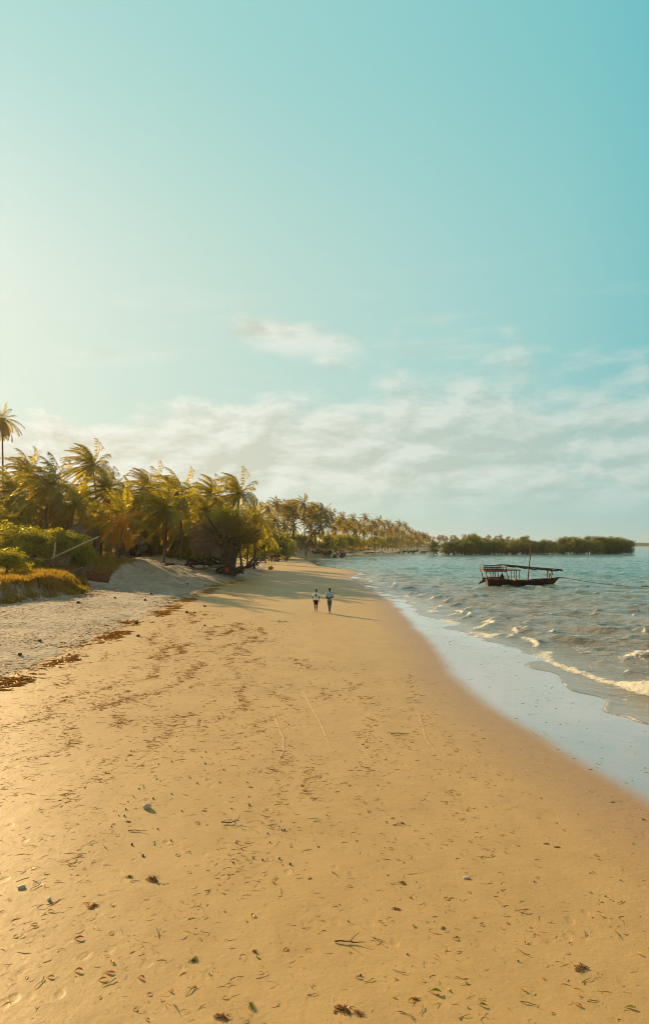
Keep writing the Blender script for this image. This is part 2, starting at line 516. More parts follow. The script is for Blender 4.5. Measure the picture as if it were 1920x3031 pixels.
def sand_material():
    m, t = new_mat('beach_sand')
    pos = t.n('ShaderNodeNewGeometry').outputs['Position']
    wet, dry, soil = t.attr('wet'), t.attr('dry'), t.attr('soil')
    n_big = t.noise(pos, 0.18, 4, 0.55)
    n_mid = t.noise(t.scalev(pos, 1, 0.6, 1), 1.3, 5, 0.6)
    n_fine = t.noise(pos, 60, 3, 0.7)
    firm = t.mix(t.ss(n_mid, 0.35, 0.7), (0.512, 0.328, 0.120), (0.452, 0.284, 0.101))
    firm = t.mix(t.m('MULTIPLY', t.ss(n_big, 0.4, 0.7), 0.5), firm, (0.535, 0.335, 0.118))
    firm = t.mix(t.lin(n_fine, 0.3, 0.7, 0.0, 0.22), firm, (0.22, 0.13, 0.06))
    grit = t.noise(pos, 42, 2, 0.5)
    firm = t.mix(t.m('MULTIPLY', t.ss(grit, 0.70, 0.76), 0.6), firm, (0.62, 0.55, 0.42))
    firm = t.mix(t.m('MULTIPLY', t.ss(t.noise(t.scalev(pos, 1, .45, 1), 23, 2, 0.5), 0.67, 0.74), 0.5), firm, (0.17, 0.085, 0.03))
    loose = t.mix(t.ss(n_mid, 0.3, 0.7), (0.47, 0.385, 0.285), (0.35, 0.280, 0.205))
    drymask = t.ss(t.m('ADD', dry, t.m('MULTIPLY', t.m('SUBTRACT', t.noise(pos, 0.9, 5, 0.6), 0.5), 0.9)), 0.35, 0.65)
    c = t.mix(drymask, firm, loose)
    damp = t.ss(t.m('ADD', wet, t.m('MULTIPLY', t.m('SUBTRACT', t.noise(pos, 0.5, 4, 0.5), 0.5), 0.16)), 0.05, 0.42)
    c = t.mix(damp, c, (0.37, 0.212, 0.085))
    shine = t.ss(t.m('ADD', wet, t.m('MULTIPLY', t.m('SUBTRACT', t.noise(t.scalev(pos, 1, 0.35, 1), 1.1, 4, 0.5), 0.5), 0.10)), 0.42, 0.78)
    c = t.mix(shine, c, (0.37, 0.270, 0.225))
    soilcol = t.mix(t.ss(t.noise(pos, 1.7, 5, 0.6), 0.35, 0.65), (0.16, 0.095, 0.035), (0.30, 0.20, 0.09))
    c = t.mix(soil, c, soilcol)
    # relief: fine grain and wind/foot marks on the loose sand, faint ripples on the firm sand
    foot = t.n('ShaderNodeTexVoronoi', feature='SMOOTH_F1'); t.put(foot.inputs['Vector'], t.scalev(pos, 1, 0.8, 1))
    foot.inputs['Scale'].default_value = 5.0; foot.inputs['Smoothness'].default_value = 0.6
    rough_h = t.m('ADD', t.m('MULTIPLY', foot.outputs['Distance'], 0.085), t.m('MULTIPLY', t.noise(pos, 6.0, 6, 0.70), 0.11))
    b1 = t.bump(t.m('MULTIPLY', rough_h, drymask), 0.9, 1.0)
    firm_h = t.m('MULTIPLY', t.m('SUBTRACT', 1.0, shine), t.m('ADD', t.m('MULTIPLY', t.noise(t.scalev(pos, 1, 1.0, 1), 2.2, 4, 0.55), 0.014),
                 t.m('MULTIPLY', t.noise(pos, 14, 4, 0.65), 0.0050)))
    # shallow old prints, half washed out
    wv = t.n('ShaderNodeVectorMath', operation='ADD'); t.put(wv.inputs[0], t.scalev(pos, 4.2, 2.6, 1))
    nz = t.n('ShaderNodeTexNoise'); t.put(nz.inputs['Vector'], pos); nz.inputs['Scale'].default_value = 3.0
    t.put(wv.inputs[1], t.scalev(nz.outputs['Color'], .55, .55, 0))
    vp = t.n('ShaderNodeTexVoronoi'); t.put(vp.inputs['Vector'], wv.outputs[0]); vp.inputs['Scale'].default_value = 1.0
    cs = t.n('ShaderNodeSeparateColor'); t.put(cs.inputs[0], vp.outputs['Color'])
    dent = t.m('MULTIPLY', t.ss(vp.outputs['Distance'], 0.30, 0.12), t.m('MULTIPLY', t.ss(cs.outputs[0], 0.45, 0.8), t.ss(t.noise(pos, 0.35, 3, 0.5), 0.42, 0.6)))
    firm_h = t.m('SUBTRACT', firm_h, t.m('MULTIPLY', t.m('MULTIPLY', dent, t.m('SUBTRACT', 1.0, shine)), 0.0055))
    b2 = t.bump(firm_h, 1.0, 1.0, b1)
    b3 = t.bump(t.m('MULTIPLY', t.noise(pos, 160, 2, 0.6), t.m('SUBTRACT', 1.0, shine)), 0.35, 0.004, b2)
    film = t.m('MULTIPLY', shine, t.m('MULTIPLY', t.noise(t.scalev(pos, 1, 0.5, 1), 1.4, 4, 0.6), 0.022))
    b3 = t.bump(film, 1.0, 1.0, b3)
    rough = t.mix(shine, t.mix(damp, t.mix(drymask, (0.55,) * 3, (0.95,) * 3), (0.42,) * 3), (0.10,) * 3)
    b = pbsdf(t, c, rough, b3, 0.35)
    t.put(b.inputs['IOR'], 1.45)
    t.put(b.inputs['Specular IOR Level'], t.lin(shine, 0, 1, 0.32, 1.0))
    t.put(b.inputs['Coat Weight'], shine); t.put(b.inputs['Coat Roughness'], 0.07); t.put(b.inputs['Coat IOR'], 1.6)
    finish(t, b.outputs[0])
    return m


def water_material():
    m, t = new_mat('sea_water')
    pos = t.n('ShaderNodeNewGeometry').outputs['Position']
    foam, deep = t.attr('foam'), t.attr('deep')
    n = t.noise(t.scalev(pos, 1, 0.5, 1), 0.12, 4, 0.6)
    turbid = t.mix(t.ss(n, 0.35, 0.65), (0.245, 0.190, 0.130), (0.195, 0.175, 0.135))
    c = t.mix(t.ss(deep, 0.05, 0.75), turbid, (0.075, 0.200, 0.185))
    c = t.mix(t.ss(deep, 0.8, 1.0), c, (0.03, 0.16, 0.165))
    f1 = t.noise(pos, 7.0, 6, 0.7)
    f2 = t.noise(pos, 2.3, 4, 0.6)
    ff = t.m('ADD', foam, t.m('ADD', t.m('MULTIPLY', t.m('SUBTRACT', f1, 0.5), 2.6), t.m('MULTIPLY', t.m('SUBTRACT', f2, 0.5), 1.3)))
    ff = t.m('MULTIPLY', t.ss(ff, 0.42, 0.72), t.ss(foam, 0.02, 0.15))
    def crestwise(deg, stretch):
        sp = t.n('ShaderNodeSeparateXYZ'); t.put(sp.inputs[0], pos); c_, s_ = math.cos(R(deg)), math.sin(R(deg))
        u = t.m('ADD', t.m('MULTIPLY', sp.outputs[0], c_), t.m('MULTIPLY', sp.outputs[1], s_))
        q = t.m('ADD', t.m('MULTIPLY', sp.outputs[0], -s_), t.m('MULTIPLY', sp.outputs[1], c_))
        return t.xyz(u, t.m('MULTIPLY', q, stretch), 0.0)
    r1 = t.m('MULTIPLY', t.m('ADD', t.noise(crestwise(212, 0.35), 1.5, 4, 0.6), t.noise(crestwise(252, 0.35), 2.1, 4, 0.6)), 0.6)
    r2 = t.noise(pos, 5.5, 4, 0.6)
    hgt = t.m('ADD', t.m('MULTIPLY', r1, 0.25), t.m('MULTIPLY', r2, 0.045))
    calm = t.lin(t.attr('calm'), 0, 1, 1.0, 0.10)
    nb = t.bump(t.m('MULTIPLY', hgt, calm), 1.0, 1.0)
    wb = pbsdf(t, c, 0.07, nb, 0.5, 1.33)
    fb = pbsdf(t, t.mix(f2, (0.82, 0.78, 0.68), (0.62, 0.54, 0.40)), 0.7, t.bump(f1, 1.0, 0.12), 0.2)
    mx = t.n('ShaderNodeMixShader'); t.put(mx.inputs[0], ff); t.put(mx.inputs[1], wb.outputs[0]); t.put(mx.inputs[2], fb.outputs[0])
    finish(t, mx.outputs[0])
    return m


M = {}
M['sand'] = sand_material()
M['water'] = water_material()
M['frond'] = leafmat('palm_frond', (0.095, 0.130, 0.013), (0.235, 0.220, 0.022), 0.47, (0.86, 0.65, 0.027), 0.09)
M['frond_far'] = leafmat('far_palm_frond', (0.075, 0.086, 0.015), (0.175, 0.150, 0.024), 0.44, (0.56, 0.40, 0.028), 0.06)  # darker, browner frond colour for the distant crowns
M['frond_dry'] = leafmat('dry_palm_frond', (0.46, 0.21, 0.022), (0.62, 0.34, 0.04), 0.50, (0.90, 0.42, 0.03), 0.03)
M['leaf'] = leafmat('bush_leaf', (0.078, 0.112, 0.013), (0.185, 0.190, 0.021), 0.45, (0.66, 0.56, 0.026), 0.05)
M['leaf_dark'] = leafmat('mangrove_leaf', (0.030, 0.052, 0.012), (0.140, 0.165, 0.028), 0.28, (0.32, 0.32, 0.028), 0.04)
M['leaf_brown'] = leafmat('tree_leaf_tired', (0.105, 0.085, 0.022), (0.205, 0.155, 0.034), 0.40, (0.52, 0.37, 0.03), 0.05)
M['leaf_grey'] = leafmat('silver_leaf', (0.20, 0.18, 0.12), (0.32, 0.29, 0.20), 0.25, (0.35, 0.30, 0.16), 0.03)
M['grass'] = leafmat('dune_grass', (0.150, 0.100, 0.020), (0.34, 0.205, 0.040), 0.42, (0.60, 0.36, 0.03), 0.03, 0.0)
M['creeper'] = leafmat('beach_creeper', (0.09, 0.085, 0.018), (0.26, 0.10, 0.025), 0.3, (0.42, 0.22, 0.03), 0.03, 0.0)
M['bark'] = simple('palm_bark', (0.20, 0.145, 0.095), (0.115, 0.075, 0.045), 5, 0.85, 0.6, (1, 1, 4))
M['bark_dark'] = simple('tree_bark', (0.11, 0.075, 0.042), (0.060, 0.040, 0.024), 4, 0.9, 0.8, (1, 1, 0.4))
M['twig'] = simple('bare_twig', (0.30, 0.19, 0.14), (0.19, 0.12, 0.09), 3, 0.8)
M['thatch'] = simple('grey_thatch', (0.20, 0.14, 0.075), (0.12, 0.083, 0.045), 9, 0.95, 1.0, (1, 1, 3))
M['mud'] = simple('mud_wall', (0.20, 0.13, 0.075), (0.14, 0.09, 0.05), 3, 0.9, 0.4)
M['fence'] = simple('woven_palm_wall', (0.30, 0.235, 0.145), (0.19, 0.14, 0.085), 7, 0.95, 0.8, (0.6, 0.6, 5))
M['hull'] = simple('tarred_hull', (0.120, 0.042, 0.022), (0.055, 0.022, 0.014), 4, 0.55, 0.3, (0.4, 1, 3), 0.35, 0)
M['redwood'] = simple('red_painted_wood', (0.20, 0.040, 0.018), (0.11, 0.026, 0.014), 6, 0.6, 0.2, (1, 1, 1), 0.35, 0)
M['redroof'] = simple('red_boards', (0.34, 0.050, 0.035), (0.20, 0.035, 0.025), 5, 0.6, 0.2, (1, 1, 1), 0.35, 0)
M['mast'] = simple('mast_wood', (0.27, 0.085, 0.040), (0.16, 0.050, 0.025), 5, 0.6, 0.2, (4, 4, 0.5), 0.35, 0)
M['canvas'] = simple('furled_canvas', (0.085, 0.080, 0.070), (0.045, 0.042, 0.038), 5, 0.9, 0.5, (1, 1, 1), 0.2, 0)
M['dark'] = simple('dark_cloth', (0.020, 0.018, 0.018), (0.040, 0.034, 0.030), 5, 0.85, 0.3, (1, 1, 1), 0.2, 0)
M['metal'] = simple('engine_black', (0.020, 0.020, 0.022), (0.04, 0.036, 0.032), 8, 0.4, 0.0, (1, 1, 1), 0.5, 0)
M['rope'] = simple('rope', (0.15, 0.10, 0.055), (0.09, 0.06, 0.035), 12, 0.9, 0, (1, 1, 1), 0.2, 0)
M['yellow'] = simple('yellow_float', (0.60, 0.38, 0.05), (0.48, 0.27, 0.04), 5, 0.6, 0, (1, 1, 1), 0.3, 0)
M['pole'] = simple('bleached_pole', (0.66, 0.52, 0.34), (0.50, 0.38, 0.23), 4, 0.8, 0.3, (3, 3, 0.5))
M['canoe'] = simple('weathered_canoe', (0.24, 0.165, 0.115), (0.13, 0.085, 0.055), 4, 0.8, 0.4, (0.4, 2, 2))
M['canoe_red'] = simple('rust_red_canoe', (0.28, 0.11, 0.05), (0.18, 0.07, 0.035), 4, 0.75, 0.4, (0.4, 2, 2))
M['rock'] = simple('dark_rubble', (0.15, 0.095, 0.060), (0.07, 0.045, 0.030), 3, 0.9, 0.8)
M['skin'] = simple('skin', (0.055, 0.024, 0.014), (0.042, 0.018, 0.011), 8, 0.5, 0, (1, 1, 1), 0.4, 0)
M['hair'] = simple('hair', (0.010, 0.008, 0.008), (0.016, 0.012, 0.010), 30, 0.8, 0.3, (1, 1, 1), 0.2, 0)
M['tee'] = simple('pale_tee', (0.72, 0.80, 0.76), (0.66, 0.74, 0.70), 5, 0.85, 0.2, (1, 1, 1), 0.2, 0)
M['print'] = simple('shirt_print', (0.20, 0.05, 0.045), (0.06, 0.05, 0.05), 30, 0.8, 0, (1, 1, 1), 0.2, 0)
M['blueshirt'] = simple('blue_shirt', (0.40, 0.50, 0.56), (0.34, 0.44, 0.50), 5, 0.85, 0.2, (1, 1, 1), 0.2, 0)
M['shorts'] = simple('dark_shorts', (0.022, 0.018, 0.014), (0.034, 0.028, 0.020), 6, 0.85, 0.2, (1, 1, 1), 0.2, 0)
M['trousers'] = simple('teal_trousers', (0.085, 0.125, 0.12), (0.065, 0.098, 0.095), 6, 0.85, 0.2, (1, 1, 1), 0.2, 0)
M['redcloth'] = simple('red_cloth', (0.45, 0.05, 0.03), (0.32, 0.04, 0.025), 5, 0.8, 0.2, (1, 1, 1), 0.2, 0)
M['yellowcloth'] = simple('yellow_cloth', (0.60, 0.36, 0.06), (0.48, 0.27, 0.05), 5, 0.8, 0.2, (1, 1, 1), 0.2, 0)
M['white'] = simple('white_paint', (0.70, 0.68, 0.62), (0.60, 0.57, 0.50), 5, 0.6, 0.1, (1, 1, 1), 0.3, 0)
M['green'] = simple('green_plastic', (0.03, 0.11, 0.08), (0.025, 0.09, 0.07), 5, 0.4, 0, (1, 1, 1), 0.5, 0)
M['plank'] = simple('grey_planks', (0.17, 0.145, 0.115), (0.105, 0.085, 0.065), 5, 0.9, 0.5, (1, 1, 5))
M['seaweed'] = leafmat('dry_seaweed', (0.25, 0.120, 0.020), (0.44, 0.235, 0.040), 0.42, (0.75, 0.33, 0.05), 0.03, 0.0)
M['stick'] = simple('driftwood', (0.090, 0.055, 0.035), (0.15, 0.095, 0.055), 10, 0.85, 0.3, (1, 1, 1), 0.2, 0.4)
M['leaf_y'] = leafmat('fallen_leaf_yellow', (0.50, 0.28, 0.03), (0.56, 0.33, 0.05), 0.2, (0.6, 0.35, 0.03), 0.05, 0.2)
M['leaf_o'] = leafmat('fallen_leaf_brown', (0.36, 0.13, 0.035), (0.46, 0.20, 0.06), 0.2, (0.5, 0.2, 0.03), 0.05, 0.3)
M['leaf_g'] = leafmat('fallen_leaf_green', (0.10, 0.13, 0.02), (0.24, 0.24, 0.03), 0.2, (0.3, 0.3, 0.03), 0.06, 0.3)
M['pebble'] = simple('pebble', (0.22, 0.145, 0.075), (0.13, 0.085, 0.05), 14, 0.7, 0.2, (1, 1, 1), 0.3, 0.4)
M['shell'] = simple('pale_stone', (0.55, 0.50, 0.38), (0.45, 0.40, 0.30), 9, 0.6, 0.2, (1, 1, 1), 0.4, 0.1)

# ------------------------------------------------------------------ ground: one sheet from behind the camera to the far shore
def make_ground():
    Y = np.concatenate([np.linspace(-40, 3.2, 24), np.geomspace(3.5, 420, 720), np.geomspace(425, 4750, 70)])
    L2 = -(1.0 * np.abs(Y) + 45); L1 = -(0.48 * np.maximum(Y, 0) + 3)
    Rr = np.minimum(XB(Y) + 20, 0.75 * np.abs(Y) + 30)
    s1 = np.linspace(0, 1, 40)[:-1]; s2 = np.linspace(0, 1, 470)
    X = np.concatenate([L2[:, None] + (L1 - L2)[:, None] * s1, L1[:, None] + (Rr - L1)[:, None] * s2], 1)
    YY = np.broadcast_to(Y[:, None], X.shape)
    Z = height(X, YY)
    wob = (fbm(YY / 3.1, X * 0 + 3.3, 41, 3) - 0.5) * np.clip(YY / 60, 0.2, 1.2)
    d = X - XA(YY) - wob
    wet = np.interp(d, [-6.0, -2.4, -0.35, 0.85, 1.8], [0, 0.13, 0.38, 0.82, 1])
    dry = sstep(X - XW(YY), 1.2, -2.2)
    pl = sstep(X, XD(YY) - 0.2 * WD(YY), XD(YY) - 0.75 * WD(YY))
    vill = sstep(np.abs(YY - 98), 20, 10)
    soil = pl * sstep(fbm(X / 3, YY / 4, 77, 3), 0.30, 0.52) * (1 - 0.9 * vill)
    soil = np.maximum(soil, sstep(X, XD(YY) - WD(YY) - 12, XD(YY) - WD(YY) - 25))
    o = grid(X, YY, Z, 'beach', M['sand'], {'wet': wet, 'dry': dry, 'soil': soil})
    tag(o, 'tan sand beach, smooth and firm by the water, pale and trampled below the dunes', kind='structure')


make_ground()

# ------------------------------------------------------------------ sea
SEA = -0.60
CAPS = []                                        # (x, y, half length, half width, height, crest angle, foam)


def make_sea():
    Y = np.concatenate([np.linspace(-40, 8.5, 26), np.geomspace(9, 420, 820), np.geomspace(424, 4800, 60)])
    L = XB(Y) - np.where(Y < 420, 2.5, 6); Rr = 0.62 * np.abs(Y) + 28
    Rr = np.maximum(Rr, L + 20)
    s = np.linspace(0, 1, 430)
    X = L[:, None] + (Rr - L)[:, None] * s
    YY = np.broadcast_to(Y[:, None], X.shape).copy()
    dist = X - XB(YY)
    rng = np.random.default_rng(5)
    Z = np.zeros_like(X); crest = np.zeros_like(X)
    wx = (fbm(X / 9, YY / 9, 61, 2) - 0.5) * 3; wy = (fbm(X / 9, YY / 9, 62, 2) - 0.5) * 3
    group = 0.65 + 0.7 * fbm(X / 11, YY / 14, 63, 2)
    for k in range(40):
        lam = 0.55 * (6.0 / 0.55) ** rng.random()
        th = math.radians(222) + rng.normal(0, 0.55)
        if k < 9: lam = 2.2 + .45 * k; th = math.radians(205) + rng.normal(0, 0.12)
        kx, ky = math.cos(th), math.sin(th)
        a = 0.0160 * lam ** 0.62 * rng.uniform(0.6, 1.3)
        ph = 2 * math.pi * ((X + wx) * kx + (YY + wy) * ky) / lam + rng.uniform(0, 6.28)
        fade = np.exp(-(YY / (lam * 95)) ** 2)
        q = (0.5 + 0.5 * np.sin(ph)) ** 1.9
        Z += a * (2.0 * q - 0.75) * fade
    Z *= group
    far_fade = 1 - sstep(YY, 250, 420)
    amp = 0.10 + 0.90 * sstep(dist, 0.6, 6.0)
    Z *= amp * far_fade * 0.80
    foam = np.zeros_like(X)
    calm = 1 - sstep(dist, 0.3, 4.0)
    # long breaker along the shore
    bpts = np.array([(24.0, 12.6), (25.6, 11.7), (27.6, 11.05), (29.4, 10.6), (31.6, 10.2), (33.2, 10.15), (34.4, 10.6), (35.2, 11.3)])
    xb = np.interp(YY, bpts[:, 0], bpts[:, 1]) + (fbm(YY / 0.8, X * 0, 3, 3) - 0.5) * 0.45
    v = X - xb
    along = sstep(YY, 22.5, 25.0) * (1 - sstep(YY, 34.8, 35.9)) * (0.55 + 0.9 * fbm(YY / 1.1, YY * 0 + 1, 8, 2))
    tip = np.exp(-((YY - 33.9) / 1.3) ** 2) + 0.8 * np.exp(-((YY - 25.4) / 0.9) ** 2)
    hgt = (0.22 + 0.20 * tip) * along
    Z += hgt * np.where(v < 0, np.exp(-(v / 0.22) ** 2), np.exp(-(v / 0.9) ** 2))
    foam = np.maximum(foam, along * np.where(v < 0, np.exp(-(v / (0.36 + 0.3 * tip)) ** 4), np.exp(-(v / (0.16 + 0.18 * tip)) ** 2)))
    # other breakers and whitecaps
    caps = [(11.0, 46.6, 3.0, 0.55, 0.36, 65, 1.1), (9.7, 41.2, 1.5, 0.9, 0.36, 80, 1.15), (9.2, 48.8, 1.4, 0.8, 0.30, 85, 1.1),
            (14.7, 32.6, 0.8, 0.7, 0.32, 60, 1.1), (13.0, 27.4, 0.5, 0.3, 0.2, 40, 0.7), (10.9, 35.6, 0.7, 0.2, 0.1, 30, 0.5),
            (8.6, 56.0, 1.4, 0.5, 0.2, 85, 0.9), (9.6, 60.5, 1.2, 0.5, 0.2, 60, 0.9), (8.3, 66.0, 1.6, 0.5, 0.18, 85, 0.9),
            (9.8, 53.5, 0.9, 0.4, 0.18, 60, 0.8), (8.8, 74.0, 1.6, 0.5, 0.2, 80, 0.9), (11.5, 71.0, 1.2, 0.4, 0.2, 50, 0.8), (7.6, 82.0, 1.8, 0.5, 0.2, 85, 0.9),
            (10.5, 86.0, 1.4, 0.5, 0.2, 40, 0.8), (17.8, 82.0, 1.0, 0.5, 0.25, 30, 0.9), (22.6, 88.0, 1.0, 0.4, 0.22, 20, 0.9), (26.5, 84.5, 1.0, 0.4, 0.2, 15, 0.7)]
    for k in range(34):
        y = 38 + 78 * (k + rng.random()) / 34
        caps.append((XB(y) + rng.uniform(.7, 4.2), y, rng.uniform(.8, 2.4), rng.uniform(.18, .36), rng.uniform(.08, .20), rng.uniform(45, 100), rng.uniform(.5, .9)))
    for k in range(170):
        y = 26 * (190 / 26) ** rng.random()
        x = XB(y) + 3 + rng.random() ** 1.1 * (0.47 * y + 3 - XB(y))
        sc = rng.uniform(0.5, 1.0) * (0.6 + min(y, 100) / 120)
        caps.append((x, y, 0.75 * sc, 0.24 * sc, 0.13 * sc, rng.uniform(10, 80), rng.uniform(0.3, 0.75)))
    for (cx, cy, hl, hw, hh, ang_, fo) in caps:
        r = hl * 2.2
        rows = np.where(np.abs(Y - cy) < r)[0]
        if not len(rows): continue
        a, b = rows[0], rows[-1] + 1
        xs_, ys_ = X[a:b] - cx, YY[a:b] - cy
        ca, sa = math.cos(math.radians(ang_)), math.sin(math.radians(ang_))
        u = xs_ * ca + ys_ * sa
        vv = xs_ * sa - ys_ * ca + (fbm(u * 1.3 + cx, u * 0 + cy, 4, 2) - 0.5) * hw * 1.6 + 0.18 * u * u / hl
        e = np.exp(-(u / hl) ** 4)
        Z[a:b] += hh * e * np.where(vv < 0, np.exp(-(vv / (0.55 * hw)) ** 2), np.exp(-(vv / (1.6 * hw)) ** 2))
        foam[a:b] = np.maximum(foam[a:b], fo * e * np.where(vv < 0, np.exp(-(vv / (1.2 * hw)) ** 4), np.exp(-(vv / (0.45 * hw)) ** 2)))
    # the thin sheet that runs up the sand, edged with a line of froth
    run = (fbm(YY / 2.2, X * 0 + 2, 33, 3) - 0.5) * 2.2 + (np.abs(((YY / 4.7) % 1.0) - 0.5) - 0.25) * 1.1
    e2 = dist - 1.6 - (fbm(YY / 1.7, X * 0 + 7, 35, 3) - 0.5) * 2.6
    foam = np.maximum(foam, 0.5 * np.exp(-(e2 / 0.10) ** 2) * sstep(YY, 12, 18) * (1 - sstep(YY, 70, 100)) * sstep(fbm(YY / 0.8, X * 0 + 9, 73, 2), 0.40, 0.62))
    edge = dist - run * np.clip(YY / 30, 0.5, 1.3)
    film = height(X, YY) - SEA - 0.02 + 0.036 * sstep(edge, -0.12, 0.12) + 0.012 * np.exp(-((edge - .1) / .12) ** 2)
    wgt = sstep(edge, 0.3, 4.5) * sstep(YY, 5, 12)
    Z = np.where(YY > 200, np.where(edge < 0, film, Z), film * (1 - wgt) + (Z + 0.02) * wgt)
    Z = Z + np.clip(foam, 0, 1) * (fbm(X / 0.22, YY / 0.26, 88, 3) - 0.45) * 0.16
    foam = np.maximum(foam, 0.62 * np.exp(-((edge - 0.07) / 0.085) ** 2) * sstep(YY, 9, 14) * (1 - sstep(YY, 60, 90)) * sstep(fbm(YY / 0.9, X * 0 + 5, 71, 2), 0.28, 0.55))
    foam = np.maximum(foam, 0.32 * sstep(fbm(X / 1.2, YY / 2.4, 55, 4), 0.60, 0.72) * sstep(dist, 0.5, 2) * (1 - sstep(dist, 4, 9)) * (YY > 20) * (YY < 120))
    deep = 0.25 * sstep(dist, 2, 16) + 0.5 * sstep(YY, 55, 170) + 0.25 * sstep(YY, 150, 600)
    o = grid(X, YY, SEA + Z, 'sea', M['water'], {'foam': foam, 'deep': deep, 'calm': calm})
    tag(o, 'choppy grey green sea with brown wave backs and white crests', kind='structure')


make_sea()

# ------------------------------------------------------------------ palms
WIND = np.array([-1.0, 0.25, 0.0])
UPV = np.array([0, 0, 1.0])


def unit(a):
    return a / (np.linalg.norm(a, axis=-1, keepdims=True) + 1e-9)


def frond(mb, az_, el_, L, grav, wind, nl, rng, mat=0, wid=0.09, shade=0.5, rach=5):
    N = 11
    d = np.array([math.cos(az_) * math.cos(el_), math.sin(az_) * math.cos(el_), math.sin(el_)])
    p = np.zeros(3); pts = [p.copy()]
    for k in range(N):
        t = (k + 1) / N
        d = unit(d + (-UPV * grav * (0.4 + t) + WIND * wind * (0.3 + 1.2 * t)) / N * 1.6)
        p = p + d * L / N; pts.append(p.copy())
    pts = np.array(pts)
    mb.tube(pts, np.linspace(0.055, 0.012, N + 1) * L / 4.5, rach, False, mat, min(1, shade + 0.35))
    t = np.linspace(0.13, 0.99, nl) + rng.normal(0, 0.006, nl)
    t = np.clip(t, 0.1, 1.0)
    P = np.stack([np.interp(t * N, np.arange(N + 1), pts[:, i]) for i in range(3)], 1)
    T = unit(np.stack([np.interp(t * N, np.arange(N + 1), np.gradient(pts[:, i])) for i in range(3)], 1))
    S = unit(np.cross(T, UPV + np.array([0.05, 0.02, 0])))
    Nn = np.cross(S, T)
    ll = L * 0.215 * np.sin(np.pi * np.clip(0.10 + 0.86 * t, 0, 1)) ** 0.6
    for sd in (-1, 1):
        keep = rng.random(nl) > 0.06
        l = (ll * rng.uniform(0.75, 1.15, nl))[keep][:, None]
        q = P[keep]
        D = unit(S[keep] * sd * 0.85 + T[keep] * 0.55 + Nn[keep] * 0.22 - UPV * (0.30 + 0.25 * grav) + WIND * wind * 0.55 + rng.normal(0, 0.10, (keep.sum(), 3)))
        D2 = unit(D - UPV * 0.55 + WIND * wind * 0.5)
        mid = q + D * l * 0.5; tip = mid + D2 * l * 0.5
        Wd = unit(np.cross(D, Nn[keep]) + rng.normal(0, 0.3, (keep.sum(), 3))) * wid * 0.5
        n = len(q)
        v = np.stack([q, mid + Wd, tip, mid - Wd], 1).reshape(-1, 3)
        mb.add(v, np.arange(4 * n).reshape(n, 4), mat, np.repeat(np.clip(shade + rng.normal(0, 0.18, n), 0, 1), 4))


def palm_crown(seed, n=26, L=5.0, nl=30, wid=0.10, wind=0.75, dry=5, alldry=False, droop=0.0, nuts=True):
    rng = np.random.default_rng(seed)
    mb = MB()
    for k in range(n):
        u = k / (n - 1)
        az_ = k * 2.39996 + rng.normal(0, 0.15)
        el_ = R(82 - 118 * u ** 0.9) + rng.normal(0, 0.10) - droop
        l = L * (0.82 + 0.22 * min(1, u * 2.2)) * rng.uniform(0.88, 1.06)
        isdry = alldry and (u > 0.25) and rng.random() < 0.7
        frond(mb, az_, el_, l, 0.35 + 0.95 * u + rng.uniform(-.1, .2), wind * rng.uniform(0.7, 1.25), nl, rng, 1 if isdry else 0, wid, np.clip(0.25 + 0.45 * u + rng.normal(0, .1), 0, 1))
    for k in range(dry):
        frond(mb, rng.uniform(0, 6.28), R(rng.uniform(-75, -35)), L * rng.uniform(0.65, 0.85), 1.1, wind * 0.45, nl, rng, 1, wid, rng.uniform(0.2, 0.9))
    if nuts:
        for k in range(9):
            a = k * 0.7
            mb.ball((0.32 * math.cos(a), 0.32 * math.sin(a), -0.25 - 0.1 * (k % 3)), (0.13, 0.13, 0.16), 6, 5, 1, var=0.3)
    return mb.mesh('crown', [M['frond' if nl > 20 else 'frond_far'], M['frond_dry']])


CROWN = [palm_crown(100 + k, n=36 + k % 4, L=6.3, nl=46, wid=0.12, wind=(0.95, 1.15, 1.05, 1.3, 0.85, 1.1)[k], dry=(2, 6, 2, 3, 6, 2)[k], droop=(-.05, 0.15, -.1, 0, 0.2, -.05)[k]) for k in range(6)]
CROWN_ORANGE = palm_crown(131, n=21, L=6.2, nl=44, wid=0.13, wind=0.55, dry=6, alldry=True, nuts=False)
CROWN_TALL = palm_crown(141, n=28, nl=40, wid=0.12, wind=0.25, dry=9, droop=0.45)
CROWN_FAR = [palm_crown(200 + k, n=22, L=5.6, nl=16, wid=0.32, wind=(0.55, 0.8, 0.65, 0.95)[k], dry=(2, 1, 3, 2)[k], droop=(0.1, 0, 0.25, 0.15)[k], nuts=False) for k in range(4)]


def trunk_mesh(base, top, r0, r1, bend, sides, segs, rng):
    mb = MB()
    t = np.linspace(0, 1, segs + 1)
    b, e = np.array(base, float), np.array(top, float)
    pts = b + (e - b) * t[:, None]
    side = np.array([bend, bend * 0.5, 0])
    pts = pts + np.sin(np.pi * t)[:, None] * side
    r = r1 + (r0 - r1) * (1 - t) ** 1.2 + (r0 * 0.6) * np.exp(-t * 22)
    r = r * (1 + 0.05 * np.sin(np.arange(segs + 1) * 2.1))
    mb.tube(pts, r, sides, True, 0)
    return mb.mesh('trunk', M['bark'], smooth=True)


PROOTS = []


